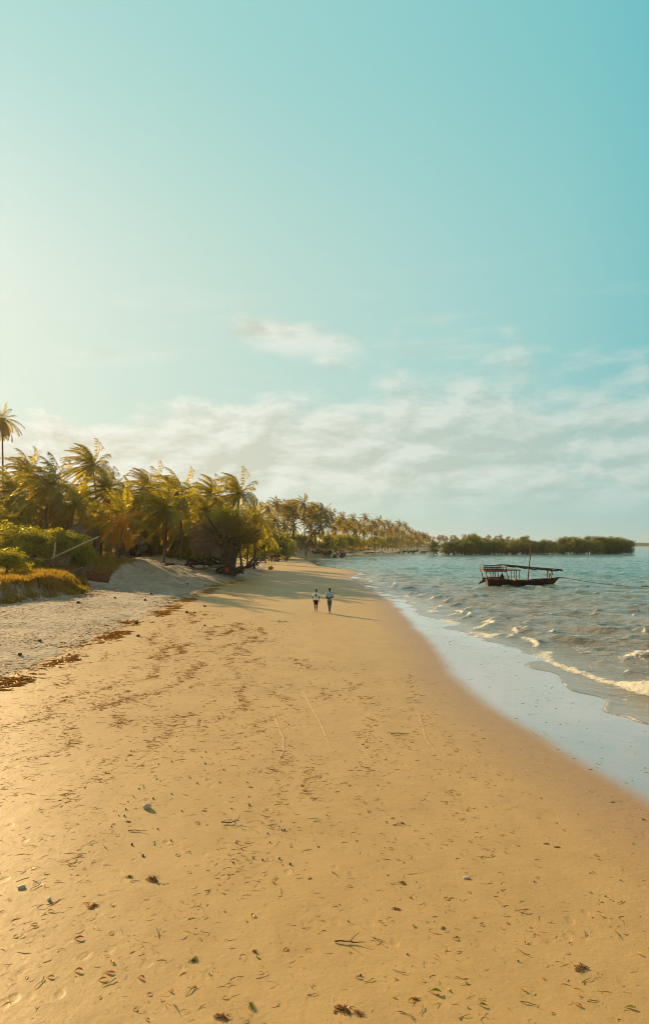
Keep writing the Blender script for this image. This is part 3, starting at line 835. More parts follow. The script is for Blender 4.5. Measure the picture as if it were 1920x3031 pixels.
def palm(px_c, py_c, px_b, Y, sc, crown, label, group=None, rz=None, near=True):
    rng = np.random.default_rng(int(px_c * 7 + Y))
    bx, by, bz = at(px_b, Y)
    bz -= 0.15
    cx, cz = (px_c - CX) * Y / F, zat(py_c, Y)
    r = thing('coconut_palm', label, 'palm tree', (bx, by, bz), 0, group)
    top = (cx - bx, rng.uniform(-1, 1), cz - bz)
    k = sc ** 0.5
    tm = trunk_mesh((0, 0, 0), top, 0.21 * k, 0.12 * k, rng.uniform(-0.6, 0.6), 10 if near else 6, 18 if near else 7, rng)
    put('trunk', tm, r)
    put('crown', crown, r, top, rng.uniform(-0.45, 0.45) if rz is None else rz, sc)
    PROOTS.append(r)
    return r


near = [
    (4, 1238, 6, 103, .70, CROWN_TALL, 'tallest coconut palm, a slender trunk rising high above all the others at the left edge'),
    (149, 1436, 153, 88, .92, CROWN[1], 'large coconut palm whose huge crown hangs down over the dark bush'),
    (76, 1402, 84, 99, .86, CROWN[3], 'windswept coconut palm just left of the large drooping palm'),
    (26, 1452, 30, 92, .75, CROWN[0], 'lower coconut palm beneath the tallest palm at the left edge'),
    (275, 1380, 288, 105, .88, CROWN[5], 'tall ragged coconut palm directly behind and above the orange palm'),
    (322, 1450, 318, 97, .74, CROWN[0], 'coconut palm leaning over the right shoulder of the orange palm'),
    (226, 1490, 230, 93, .78, CROWN[2], 'coconut palm filling the gap between the large drooping palm and the orange palm'),
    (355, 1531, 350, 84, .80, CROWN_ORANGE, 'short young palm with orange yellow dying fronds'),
    (380, 1468, 384, 110, .72, CROWN[4], 'coconut palm behind the small thatched hut with the green chair'),
    (440, 1450, 446, 106, .82, CROWN[2], 'coconut palm with spiky upright fronds left of the palm on the sand mound'),
    (487, 1502, 483, 90, .92, CROWN[1], 'coconut palm with bare foot standing alone on a sand mound'),
    (524, 1462, 531, 100, .86, CROWN[3], 'tall coconut palm with pale straight trunk behind the one on the sand mound'),
    (628, 1468, 632, 108, .80, CROWN[0], 'coconut palm with three upright fronds above the woven fence'),
    (706, 1462, 716, 112, .92, CROWN[5], 'bushy windblown coconut palm behind the thick-trunked tree'),
    (752, 1530, 752, 118, .66, CROWN[4], 'lower coconut palm peeping out right of the thick-trunked tree'),
    (610, 1512, 598, 104, .62, CROWN[2], 'coconut palm with a leaning reddish trunk in front of the woven fence'),
]
for a in near: palm(*a)
NEARG = 'coconut palms crowded behind the front row on the left'
for px_, py_, Y_, sc_ in ((110, 1480, 108, .7), (185, 1512, 112, .72), (255, 1470, 118, .72), (300, 1520, 115, .66), (408, 1515, 114, .66), (470, 1490, 122, .72),
                          (570, 1480, 120, .74), (545, 1540, 116, .6), (665, 1515, 120, .68), (20, 1520, 112, .66), (345, 1490, 124, .7)):
    palm(px_, py_, px_ + 4, Y_, sc_, CROWN[int(px_) % 6], 'coconut palm half hidden in the crowd behind the front palms', NEARG)

YOUNGG = 'young palms filling the gaps under the tall palms on the left'
for k, (px_, py_, Y_) in enumerate(((18, 1545, 84), (60, 1560, 96), (120, 1550, 100), (170, 1545, 98), (205, 1555, 96), (255, 1535, 100), (285, 1555, 112), (325, 1560, 108), (400, 1548, 112), (425, 1570, 116), (455, 1555, 112),
                                    (505, 1575, 118), (550, 1570, 114), (580, 1545, 112), (650, 1560, 114), (690, 1560, 118), (730, 1570, 122), (765, 1565, 140), (785, 1590, 170), (750, 1590, 130), (420, 1588, 104), (458, 1592, 103), (548, 1590, 103), (575, 1582, 104), (300, 1585, 92))):
    palm(px_, py_, px_ + random.uniform(-3, 3), Y_, random.uniform(.55, .7), CROWN[k % 6], 'young low palm with big drooping fronds filling a gap under the tall palms', YOUNGG)

MIDG = 'coconut palms along the middle of the bay'
mid = [(795, 1506, 262), (819, 1490, 300), (843, 1500, 310), (870, 1500, 330), (812, 1540, 240), (840, 1555, 250), (868, 1560, 345), (780, 1550, 215),
       (898, 1490, 292), (935, 1520, 300), (957, 1510, 322), (979, 1522, 330), (968, 1540, 318), (950, 1556, 300), (990, 1560, 335), (915, 1550, 290), (800, 1575, 225), (852, 1530, 290),
       (766, 1520, 230), (1000, 1545, 360), (925, 1575, 300)]
for px_, py_, Y_ in mid:
    palm(px_, py_, px_ + random.uniform(-14, 10), Y_, random.uniform(.8, 1.05), CROWN_FAR[int(px_) % 4], 'coconut palm in the mid distance grove behind the big thatched roof', MIDG, near=False)
FARG = 'coconut palms in the far row along the bay'
farp = [(1013, 1532, 410), (1045, 1536, 430), (1030, 1552, 420), (1062, 1550, 450), (1081, 1533, 460), (1095, 1560, 480), (1103, 1546, 500), (1122, 1540, 520), (1113, 1556, 500),
        (1135, 1552, 540), (1147, 1548, 560), (1160, 1556, 580), (1155, 1570, 560), (1180, 1550, 640), (1172, 1565, 620), (1199, 1555, 680), (1208, 1566, 700), (1190, 1574, 690),
        (1218, 1575, 760), (1228, 1577, 800), (1240, 1580, 850), (1252, 1584, 880), (1262, 1586, 950), (1020, 1565, 400), (1050, 1568, 440), (1075, 1572, 460), (1130, 1575, 540)]
for px_, py_, Y_ in farp:
    palm(px_, py_, px_ + random.uniform(-5, 5), Y_, random.uniform(.85, 1.0) * (1 + (Y_ - 400) / 1500), CROWN_FAR[int(px_) % 4], 'coconut palm in the distant row that runs towards the mangroves', FARG, near=False)
for k in range(34):
    px_ = 1005 + 265 * (k + random.random()) / 34
    Y_ = 420 + (px_ - 1005) * 1.7 + random.uniform(10, 60)
    palm(px_, 1540 + (px_ - 1005) * 0.18 + random.uniform(-3, 18), px_ + random.uniform(-4, 4), Y_, random.uniform(.8, 1.0) * (1 + (Y_ - 400) / 1500), CROWN_FAR[k % 4],
         'coconut palm in the distant row that runs towards the mangroves', FARG, near=False)


# ------------------------------------------------------------------ leafy plants
def leafcloud(mb, rng, c, r, n, size, clumps=14, mat=0, up=0.35, shade=(0.1, 0.9), hollow=0.45):
    """n leaf blades gathered in clumps inside the ellipsoid c, r"""
    c, r = np.array(c, float), np.array(r, float)
    cd = unit(rng.normal(size=(clumps, 3)))
    cd[:, 2] = np.where(cd[:, 2] < -0.5, -cd[:, 2], cd[:, 2])
    cr = hollow + (1 - hollow) * rng.random(clumps) ** 0.6
    cc = c + cd * cr[:, None] * r * 0.86
    csz = rng.uniform(0.22, 0.46, clumps) * r.mean()
    cs = rng.uniform(shade[0], shade[1], clumps)
    k = rng.integers(0, clumps, n)
    off = unit(rng.normal(size=(n, 3))) * (rng.random(n) ** 0.45)[:, None]
    pos = cc[k] + off * csz[k][:, None] * np.array([1.15, 1.15, 0.8])
    nr = unit(unit(pos - c) * 0.6 + rng.normal(0, 0.7, (n, 3)) + UPV * up)
    a = unit(np.cross(nr, rng.normal(size=(n, 3))))
    b = np.cross(nr, a)
    s_ = size * rng.uniform(0.6, 1.3, n)[:, None]
    mb.quads(pos, a * s_ * 0.5, b * s_ * 0.27, mat, np.clip(cs[k] + rng.normal(0, 0.16, n), 0, 1))


def limbs(mb, rng, base, top, r0, n=6, spread=1.5, mat=0, sides=6):
    base, top = np.array(base, float), np.array(top, float)
    L = np.linalg.norm(top - base)
    m_ = base + (top - base) * 0.5 + rng.normal(0, 0.05 * L, 3)
    mb.tube([base, (base + m_) / 2, m_, top], [r0 * 1.35, r0, r0 * 0.75, r0 * 0.25], sides + 2, True, mat)
    for k in range(n):
        t = rng.uniform(0.3, 0.8)
        s0 = base + (top - base) * t
        a = k * 2.4 + rng.uniform(-.4, .4)
        e = s0 + np.array([math.cos(a) * spread, math.sin(a) * spread, rng.uniform(0.2, 0.7) * spread]) * rng.uniform(0.6, 1.1)
        mid_ = (s0 + e) / 2 + np.array([0, 0, 0.12 * spread])
        mb.tube([s0, mid_, e], [r0 * 0.5, r0 * 0.32, r0 * 0.1], sides, False, mat)


def bush_mesh(seed, rx, rz_, n, size, mats, clumps=18):
    rng = np.random.default_rng(seed); mb = MB(); tb = MB()
    leafcloud(mb, rng, (0, 0, rz_ * 0.40), (rx, rx, rz_ * 0.66), n, size, clumps, hollow=.25)
    limbs(tb, rng, (0, 0, -0.2), (0, 0, rz_ * 0.8), 0.05 * rx + 0.03, 7, rx * 0.7)
    return mb.mesh('foliage', mats), tb.mesh('stem', M['bark_dark'])


def plant(name, cat, label, px, py_top, Y, meshes, h0, loc=None, group=None, wide=1.0, parts=('foliage', 'stem')):
    x, y, z = at(px, Y) if loc is None else loc
    sc = max(0.15, (zat(py_top, Y) - z) / h0)
    r = thing(name, label, cat, (x, y, z - 0.05), random.uniform(0, 6.28), group)
    put(parts[0], meshes[0], r, scale=(sc * wide, sc * wide, sc)); put(parts[1], meshes[1], r, scale=(sc * wide, sc * wide, sc))
    return r


BUSH = [bush_mesh(300 + k, 2.4, 3.2, 4600, 0.24, M['leaf'], 26) for k in range(3)]
for px_, py_, Y_, k, lab, wd_ in (
        (18, 1548, 75, 0, 'big dark green bush at the left edge behind the grassy bank', 1.0),
        (105, 1556, 73, 1, 'big dark green bush under the large drooping palm', 1.0),
        (185, 1562, 72, 2, 'rounded dark green bush left of the leaning mast', .95),
        (222, 1576, 72, 0, 'smaller bush just behind the leaning mast', 1.1),
        (20, 1618, 59, 1, 'bright leafy bush nearest the viewer at the left edge', 1.1),
        (60, 1640, 66, 2, 'low bush between the bright leafy bush and the canoe prow', 1.1),
        (250, 1642, 71, 2, 'small spiky shrub right of the upright post', 1.0),
        (118, 1652, 67, 1, 'small broad leaved shrub beside the upright post', 1.0),
        (238, 1738, 55.5, 1, 'dark grassy clump at the outermost corner of the bank above the pale sand', 2.0),
        (200, 1722, 57, 2, 'small dark clump on the bank edge left of the outermost corner', 1.6),
        (425, 1642, 98, 0, 'tiny green shrub at the foot of the woven fence', 1.0),
        (382, 1648, 88, 1, 'tiny yellow green shrub at the end of the grassy bank nose', 1.0)):
    plant('bush', 'bush', lab, px_, py_, Y_, BUSH[k], 3.4, wide=wd_)
GREY = bush_mesh(321, 1.6, 2.4, 2400, 0.13, M['leaf_grey'], 16)
plant('silver_shrub', 'shrub', 'dry silver grey shrub beneath the orange palm', 352, 1598, 86, GREY, 2.5)
UNDER = [bush_mesh(330 + k, 3.4, 5.0, 2600, 0.42, M['leaf'], 20) for k in range(3)]
UNDERG = 'undergrowth trees between the palm trunks on the left'
for k, (px_, py_, Y_) in enumerate([(-20, 1440, 92), (40, 1500, 100), (90, 1530, 118), (150, 1540, 120), (205, 1545, 122), (262, 1550, 124), (310, 1560, 122), (360, 1570, 126), (420, 1565, 124),
                                    (470, 1560, 122), (520, 1565, 121), (570, 1560, 121), (625, 1550, 122), (680, 1545, 124), (240, 1585, 112)]):
    plant('undergrowth_tree', 'tree', 'dense leafy tree filling the space between the palm trunks', px_, py_, Y_, UNDER[k % 3], 5.4, group=UNDERG, wide=1.15)
BAYG = 'bushes at the back of the bay beach'
for k in range(70):
    px_ = 775 + 490 * (k + random.random()) / 70
    Y_ = float(np.interp(px_, [775, 850, 900, 960, 1050, 1150, 1265], [205, 268, 318, 345, 440, 690, 1100])) + random.uniform(4, 25)
    if 832 < px_ < 935: Y_ = max(Y_, 322 + random.uniform(0, 20))
    plant('shore_bush', 'bush', 'bush at the foot of the palms along the bay beach', px_, 1578 + random.uniform(-12, 22) + (px_ - 775) * 0.030, Y_, UNDER[k % 3], 5.4, group=BAYG, wide=1.25)


def tree_mesh(seed, h, rx, n, size, mat, tr=0.3, clumps=22, low=0.42, roots=0):
    rng = np.random.default_rng(seed); mb = MB(); tb = MB()
    leafcloud(mb, rng, (0, 0, h * (low + 1) / 2), (rx, rx, h * (1 - low) / 2), n, size, clumps, hollow=0.35)
    if roots: leafcloud(mb, rng, (0, 0, h * 0.16), (rx * 1.02, rx * 1.02, h * 0.24), n // 2, size, 22, hollow=.5)
    limbs(tb, rng, (0, 0, -0.4), (rng.normal(0, .3), 0, h * 0.85), tr, 9, rx * 0.75)
    for k in range(roots):
        a = k * 2.4; rr = rng.uniform(0.5, 0.95) * rx
        tb.tube([(0.2 * math.cos(a), 0.2 * math.sin(a), h * .32), (rr * .6 * math.cos(a), rr * .6 * math.sin(a), h * .22), (rr * math.cos(a), rr * math.sin(a), -0.5)], [.09, .08, .06], 5, False)
    return mb.mesh('crown', mat), tb.mesh('trunk', M['bark_dark'])


BIG = [tree_mesh(360 + k, 16, 5.2, 3000, 0.6, M['leaf_brown'], 0.35, 26, 0.38) for k in range(2)]
plant('broadleaf_tree', 'tree', 'tall rounded brownish tree left of the lone high palm in the grove', 862, 1470, 318, BIG[0], 16.5, wide=1.05, parts=('crown', 'trunk'))
plant('broadleaf_tree', 'tree', 'tall rounded brownish tree right of the lone high palm in the grove', 925, 1482, 322, BIG[1], 16.5, wide=.95, parts=('crown', 'trunk'))
SPREAD = tree_mesh(366, 9, 6.0, 1800, 0.55, M['leaf'], 0.3, 22, 0.40)
plant('broadleaf_tree', 'tree', 'spreading low tree before the distant palm row', 1108, 1586, 455, SPREAD, 9.2, parts=('crown', 'trunk'))
MANG = [tree_mesh(370 + k, 9.0, (4.4, 5.0, 3.8, 4.6)[k], 3000, 0.46, M['leaf_dark'], 0.16, 44, -0.12, 10) for k in range(4)]
MANGG = 'mangrove trees standing in the water'


def mangrove(px_, py_, Y_, k, lab='dark green mangrove in the belt standing in the shallow water', wide=1.0):
    return plant('mangrove_tree', 'tree', lab, px_, py_, Y_, MANG[k % 4], 9.2, loc=((px_ - CX) * Y_ / F, Y_, SEA + 0.1), group=MANGG, wide=wide, parts=('crown', 'trunk'))


mangrove(1281, 1594, 384, 0, 'small separate mangrove at the left end of the mangrove belt')
mangrove(1852, 1592, 446, 1, 'low mangrove at the right seaward tip of the mangrove belt', 1.15)
mangrove(1796, 1578, 440, 3, 'tallest spreading mangrove near the right end of the belt', 1.2)
mangrove(1404, 1576, 418, 2, 'mangrove with a crown poking above the belt behind the dhow cabin', .8)
for k in range(34):
    px_ = 1322 + 530 * (k + random.random() * 0.8) / 34
    Y_ = 384 + (px_ - 1322) * 0.10 + (k % 3) * 9 + random.uniform(-3, 3)
    top = np.interp(px_, [1318, 1340, 1405, 1480, 1560, 1600, 1700, 1770, 1810, 1852], [1592, 1587, 1586, 1588, 1590, 1592, 1589, 1584, 1586, 1600]) + random.uniform(-6, 14) + 7 * math.sin(px_ * .085)
    mangrove(px_, top, Y_, k, wide=random.uniform(1.0, 1.75))
SAPG = 'mangrove saplings poking out of the water'
for px_, py_, Y_ in ((1180, 1636, 440), (1192, 1634, 445), (1222, 1634, 445), (1208, 1629, 470), (1247, 1636, 440), (1256, 1637, 430)):
    plant('mangrove_sapling', 'sapling', 'small mangrove sapling poking out of the water before the far boats', px_, py_, Y_, MANG[1], 9.2, loc=((px_ - CX) * Y_ / F, Y_, SEA), group=SAPG, parts=('crown', 'trunk'), wide=1.3)
CAS = [tree_mesh(380 + k, 18, 5.0, 1500, 0.8, M['leaf_brown'], 0.2, 16, 0.2) for k in range(2)]
for k in range(22):
    px_ = 1258 + 320 * (k + random.random()) / 22
    plant('distant_tree', 'tree', 'distant tree top showing above the mangrove belt', px_, random.uniform(1577, 1590) + max(0, px_ - 1500) * .05, 1330 + random.uniform(0, 60), CAS[k % 2], 18.5, loc=((px_ - CX) * 1350 / F, 1350 + k, 2.0),
          group='distant trees behind the mangrove belt', parts=('crown', 'trunk'), wide=1.0)


# far wooded shore on the horizon
def far_shore():
    rng = np.random.default_rng(9); mb = MB()
    x = np.linspace(1400, 3400, 420); y0 = 3900
    for r_ in range(3):
        hgt = 9 + 15 * fbm(x / 90, x * 0 + r_, 3 + r_, 4) * sstep(x, 1420, 1640)
        yy = y0 + r_ * 50 + 25 * fbm(x / 30, x * 0, 8, 2)
        for j in range(2):
            pass
        v = np.concatenate([np.stack([x, yy, x * 0 - 2], 1), np.stack([x, yy + 12, hgt * .7], 1), np.stack([x, yy + 40, hgt], 1), np.stack([x, yy + 90, x * 0 - 2], 1)])
        n = len(x); i = np.arange(n - 1)
        mb.add(v, np.concatenate([np.stack([i + k * n, i + 1 + k * n, i + 1 + (k + 1) * n, i + (k + 1) * n], 1) for k in range(3)]))
    tag(mb.build('distant_treeline', M['leaf_dark'], smooth=True), 'low wooded shore far off on the horizon right of the mangroves', 'wood', kind='stuff')


far_shore()


# ------------------------------------------------------------------ boats
def hull_mesh(L, B, sheer, draft, bow=1.3, stern=0.2, mats=None, transom=0.72, n=26, th=0.06, double=False):
    """open wooden hull: stern at x=0, bow at x=L, waterline z=0; double = pointed at both ends"""
    mb = MB()
    t = np.linspace(0, 1, n); K = 8; v = np.linspace(0, 1, K)
    if double: b = B / 2 * np.clip(np.sin(np.pi * np.clip(t, 0.004, 0.996)), 0, 1) ** 0.55
    else: b = B / 2 * (transom + (1 - transom) * np.sin(np.pi * np.clip(t * 0.9, 0, .5))) * np.clip(1 - t ** 3.4, 0.003, 1) ** 0.8
    xs = L * t; xk = (stern + (L - bow - stern) * t)
    zs = np.array([sheer(k) for k in t]); zk = -draft + 0.0 * t + (0.25 * draft) * np.abs(t - .45)
    for side in (1, -1):
        for inner in (0, 1):
            bb = np.clip(b - th * inner, 0.002, None)
            P = np.zeros((n, K, 3))
            P[:, :, 0] = xk[:, None] + (xs - xk)[:, None] * v
            P[:, :, 1] = side * bb[:, None] * (v ** 0.55)
            P[:, :, 2] = (zk + th * inner)[:, None] + (zs - zk - th * inner)[:, None] * v
            i = (np.arange(n - 1)[:, None] * K + np.arange(K - 1)).ravel()
            f = np.stack([i, i + 1, i + K + 1, i + K], 1)
            if (side == 1) != (inner == 1): f = f[:, ::-1]
            mb.add(P.reshape(-1, 3), f)
            if inner == 0: out_top = P[:, -1]; sec0 = P[0]
            else: in_top = P[:, -1]
        rim = np.concatenate([out_top + [0, 0, .03], in_top + [0, 0, .03], out_top, in_top]); i = np.arange(n - 1)
        mb.add(rim, np.concatenate([np.stack([i, i + 1, i + 1 + n, i + n], 1), np.stack([i, i + 1, i + 1 + 2 * n, i + 2 * n], 1)]))
        # wale strake, proud of the planking
        wl = out_top - [0, 0, 0.10]; wl = wl + np.array([0, side * 0.025, 0])
        mb.tube(wl, 0.035, 5, False)
        sec = np.vstack([sec0, [[sec0[-1, 0], 0, sec0[-1, 2]]], [[sec0[0, 0], 0, sec0[0, 2]]]])
        mb.add(sec, np.arange(len(sec)))
    return mb


def make_dhow():
    Y = 90.2
    loc = ((1437 - CX) * Y / F, Y, SEA)
    d = thing('dhow', 'dark wooden dhow with red railed cabin roof and furled sail moored offshore', 'boat', loc, R(3.5))
    sh = lambda t: float(np.interp(t, [0, .30, .34, .62, .66, .9, 1.0], [0.88, .78, .72, .70, .82, .98, 1.12]))
    hull_mesh(9.6, 2.5, sh, 0.45, bow=1.35, stern=0.18).build('hull', M['hull'], d, smooth=False)
    k = MB(); k.box((4.6, 0, 0.12), (7.2, 1.9, 0.05))
    for x in (1.9, 3.4, 5.1, 6.6): k.box((x, 0, .58), (0.22, 2.05, 0.05))
    k.build('deck', M['hull'], d)
    # cabin posts
    for sy in (-1, 1):
        for (xb, xt) in ((-0.02, -0.32), (0.98, 0.86), (1.32, 1.22), (2.72, 2.28)):
            p = MB(); p.tube([(xb, sy * 1.02, .72), (xt, sy * 1.0, 1.93)], [.055, .05], 6); p.build('post', M['redwood'], d)
        for xb in (3.62, 4.02):
            p = MB(); p.tube([(xb, sy * .98, .66), (xb, sy * .96, 2.03 if xb < 3.9 else 2.12)], [.045, .042], 6); p.build('post', M['redwood'], d)
    rail = MB()
    for sy in (-1, 1):
        rail.bar((0.0, sy * 1.06, 1.12), (2.7, sy * 1.06, 1.08), .05, .09)
        rail.bar((0.0, sy * 1.06, .92), (2.7, sy * 1.06, .90), .05, .07)
        for x in (.45, 1.0, 1.6, 2.2): rail.bar((x, sy * 1.06, .72), (x, sy * 1.06, 1.1), .06, .05)
    rail.build('side_rail', M['redwood'], d)
    r = MB(); r.box((0.95, 0, 1.97), (2.75, 2.3, .09)); r.box((0.95, -1.16, 1.96), (2.8, .04, .17)); r.box((0.95, 1.16, 1.96), (2.8, .04, .17))
    roof = r.build('cabin_roof', M['redwood'], d)
    rr = MB()
    for sy in (-1, 1):
        y = sy * 1.08
        for z in (2.16, 2.36, 2.60): rr.box((0.93, y, z), (2.85, .05, .075))
        for i, x in enumerate((-.42, .05, .5, .95, 1.35, 1.85, 2.28)): rr.box((x, y + sy * .04, 2.33), (.07, .05, .74 if i == 6 else .62))
    for x in (-.47, 2.32):
        for z in (2.16, 2.36, 2.60): rr.box((x, 0, z), (.05, 2.12, .075))
    rr.build('roof_rail', M['redwood'], roof)
    f = MB(); f.box((3.22, 0, 2.06), (1.85, 2.0, .06)); f.box((3.22, -1.02, 2.06), (1.9, .035, .13)); f.box((3.22, 1.02, 2.06), (1.9, .035, .13))
    f.build('awning_roof', M['redroof'], d)
    m = MB(); m.tube([(5.32, 0, -.1), (5.42, 0, .8), (5.86, 0, 4.95)], [.10, .095, .055], 8); mast = m.build('mast', M['mast'], d, smooth=True)
    yd = MB(); yd.tube([(1.45, .15, 2.80), (3.0, .13, 2.68), (5.6, .12, 2.42), (8.2, .10, 2.20), (10.0, .08, 2.14)], [.035, .055, .075, .07, .03], 7); yd.build('yard', M['mast'], d)
    s = MB(); x = np.linspace(2.5, 9.95, 40)
    z = np.interp(x, [1.45, 3, 5.6, 8.2, 10], [2.80, 2.68, 2.42, 2.20, 2.14]) - 0.09 - 0.10 * np.abs(np.sin(x * 2.3)) * (0.5 + vnoise(x * 1.7, x * 0, 4))
    s.tube(np.stack([x, x * 0 + .06, z], 1), 0.075 + 0.07 * vnoise(x * 2.5, x * 0, 6), 8); s.build('furled_sail', M['canvas'], d, smooth=True)
    for sy in (-.35, .35):
        p = MB(); p.tube([(8.12, sy, .9), (8.02, sy * .6, 2.18)], [.06, .055], 6); p.build('sail_prop', M['mast'], d)
        p = MB(); p.tube([(8.28, sy, .9), (8.66, sy * .6, 2.12)], [.06, .055], 6); p.build('sail_prop', M['mast'], d)
    b = MB(); b.tube([(8.9, 0, .98), (9.6, 0, 1.05), (10.5, 0, 1.0)], [.09, .075, .05], 7); b.build('bowsprit', M['hull'], d)
    st = MB(); st.tube([(5.82, 0, 4.6), (4.5, -.4, 2.6), (3.7, -.9, .75)], .010, 4); st.tube([(5.84, 0, 4.7), (6.4, .3, 2.8), (6.3, 1.0, .72)], .010, 4); st.build('stay', M['rope'], d)
    o = MB(); o.box((-.42, -.25, .80), (.34, .36, .42)); o.ball((-.42, -.25, 1.02), (.2, .2, .12)); o.bar((-.15, -.25, .72), (-.85, -.25, .42), .16, .2); o.bar((-.75, -.25, .62), (-1.02, -.25, .42), .14, .10)
    o.ball((-.98, -.25, .38), (.05, .2, .2)); o.bar((-.3, -.25, 1.0), (.5, -.25, 1.12), .05, .05); o.build('outboard_engine', M['metal'], d)
    # things carried aboard
    base = Matrix.Rotation(R(3.5), 3, 'Z')

    def aboard(x, y, z):
        p = base @ Vector((x, y, z)); return (loc[0] + p.x, loc[1] + p.y, loc[2] + p.z)
    t = MB(); t.ball((0, 0, .45), (.31, .34, .62), 16, 12, 0, .10, 3); t.ball((.06, 0, 1.08), (.07, .07, .11), 8, 6); t.ball((-.24, 0, .12), (.28, .36, .26), 12, 8, 0, .1, 5)
    tag(t.build('cloth_bundle', M['dark'], None, aboard(2.02, -.1, .42), smooth=True), 'dark cloth wrapped bundle with a knotted top under the dhow cabin roof', 'bundle')
    c = MB(); c.box((0, 0, .16), (.30, .30, .32)); c.box((0, 0, .335), (.32, .32, .03)); tag(c.build('small_crate', M['yellowcloth'], None, aboard(3.85, .1, .52)), 'small pale crate on the dhow under the red awning', 'crate')
    # mooring line and float
    a = Vector(aboard(10.45, 0, 1.0)); e = Vector(((1985 - CX) * 88 / F, 88.0, SEA + .03)); q = MB(); tt = np.linspace(0, 1, 24)
    pts = np.array([a + (e - a) * k for k in tt]); pts[:, 2] -= 0.42 * np.sin(np.pi * tt) * (1 - .3 * tt)
    q.tube(pts, .030, 5); tag(q.build('mooring_rope', M['rope']), 'long mooring rope running from the dhow bow down to the water', 'rope')
    fl = MB(); xx = np.linspace(0, 1.9, 8); fl.tube(np.stack([xx, xx * 0, .05 + .03 * np.sin(xx * 4)], 1), [.03, .07, .08, .08, .08, .08, .07, .02], 8)
    tag(fl.build('float', M['yellow'], None, ((1893 - CX) * 88 / F, 88, SEA + .06), smooth=True), 'yellow float lying on the water at the end of the mooring rope', 'float')


make_dhow()


def beached(px_, Y_, L, B, label, rz, mat, name='wooden_boat', z=None, mast_=False, tilt=(0, 0), scale_h=1.0, double=False, afloat=False, cat='boat'):
    x, y, zz = at(px_, Y_, z)
    r = thing(name, label, cat, (x, y, zz + (0 if afloat else 0.30 * scale_h)), rz)
    r.rotation_euler = (R(tilt[0]), R(tilt[1]), rz)
    sh = (lambda t: (0.42 + 0.42 * abs(2 * t - 1) ** 2.5) * scale_h) if double else (lambda t: (0.62 + 0.45 * t ** 3 + 0.12 * (1 - t) ** 3) * scale_h)
    hull_mesh(L, B, sh, 0.35 * scale_h, bow=L * .11, stern=.15 if not double else L * .08, double=double).build('hull', M[mat], r)
    th = MB()
    for k in (.25, .45, .62): th.box((L * k, 0, .36 * scale_h), (.2, B * (.70 if not double else .8), .04))
    th.build('thwart', M['plank'], r)
    return r


beached(84, 69, 4.6, .75, 'grey wooden canoe with raised prow under the leaning mast on the bank', R(-155), 'canoe', 'canoe', zat(1678, 69), double=True, tilt=(0, -3), cat='canoe').location.x += 4.2
beached(138, 65, 4.8, .8, 'weathered canoe whose raised prow stands just right of the upright post foot', R(-160), 'canoe', 'canoe', zat(1703, 65), double=True, tilt=(0, 8), cat='canoe').location.x += 4.4
beached(250, 63.5, 2.6, .8, 'rust red canoe stern sticking out of the sand below the grassy bank', R(168), 'canoe_red', 'canoe', zat(1726, 63.5), double=True, tilt=(6, -6), cat='canoe').location.x += 2.4

mx, my, mz = at(105, 68.5)
p = MB(); p.tube([(0, 0, 0), (2.1, .1, 1.12), (4.2, .1, 2.1), (6.15, 0, 2.95)], [.065, .08, .075, .05], 8)
tag(p.build('leaning_mast', M['pole'], None, (mx, my, zat(1679, 68.5)), smooth=True), 'long pale pole leaning up to the right across the dark bush', 'pole')
px0 = (157 - CX) * 68.2 / F
p = MB(); p.tube([(0, 0, -.9), (.05, 0, .8), (.18, 0, 1.7), (.26, 0, 2.56)], [.08, .075, .095, .06], 8)
post = tag(p.build('upright_post', M['pole'], None, (px0, 68.2, zat(1683, 68.2)), smooth=True), 'upright wooden post that carries the long leaning pole', 'post')
p = MB(); p.ball((.05, -.05, .95), (.10, .10, .14), 8, 6, 0, .2, 2); p.build('lashing', M['yellowcloth'], post)

beached(1009, 330, 4.6, 2.0, 'pale blue grey boat beached at the end of the rubble spit', R(-62), 'plank', scale_h=1.35)
beached(1189, 560, 13.5, 3.0, 'long dark boat lying at the far water edge before the mangroves', R(2), 'hull', z=SEA, afloat=True, scale_h=1.25)
beached(1243, 520, 5.6, 2.0, 'short dark boat touching the small separate mangrove', R(8), 'hull', z=SEA, afloat=True, scale_h=1.2)
beached(1080, 470, 3.0, 1.1, 'tiny dark dinghy drawn up on the far beach', R(15), 'hull', scale_h=.8)

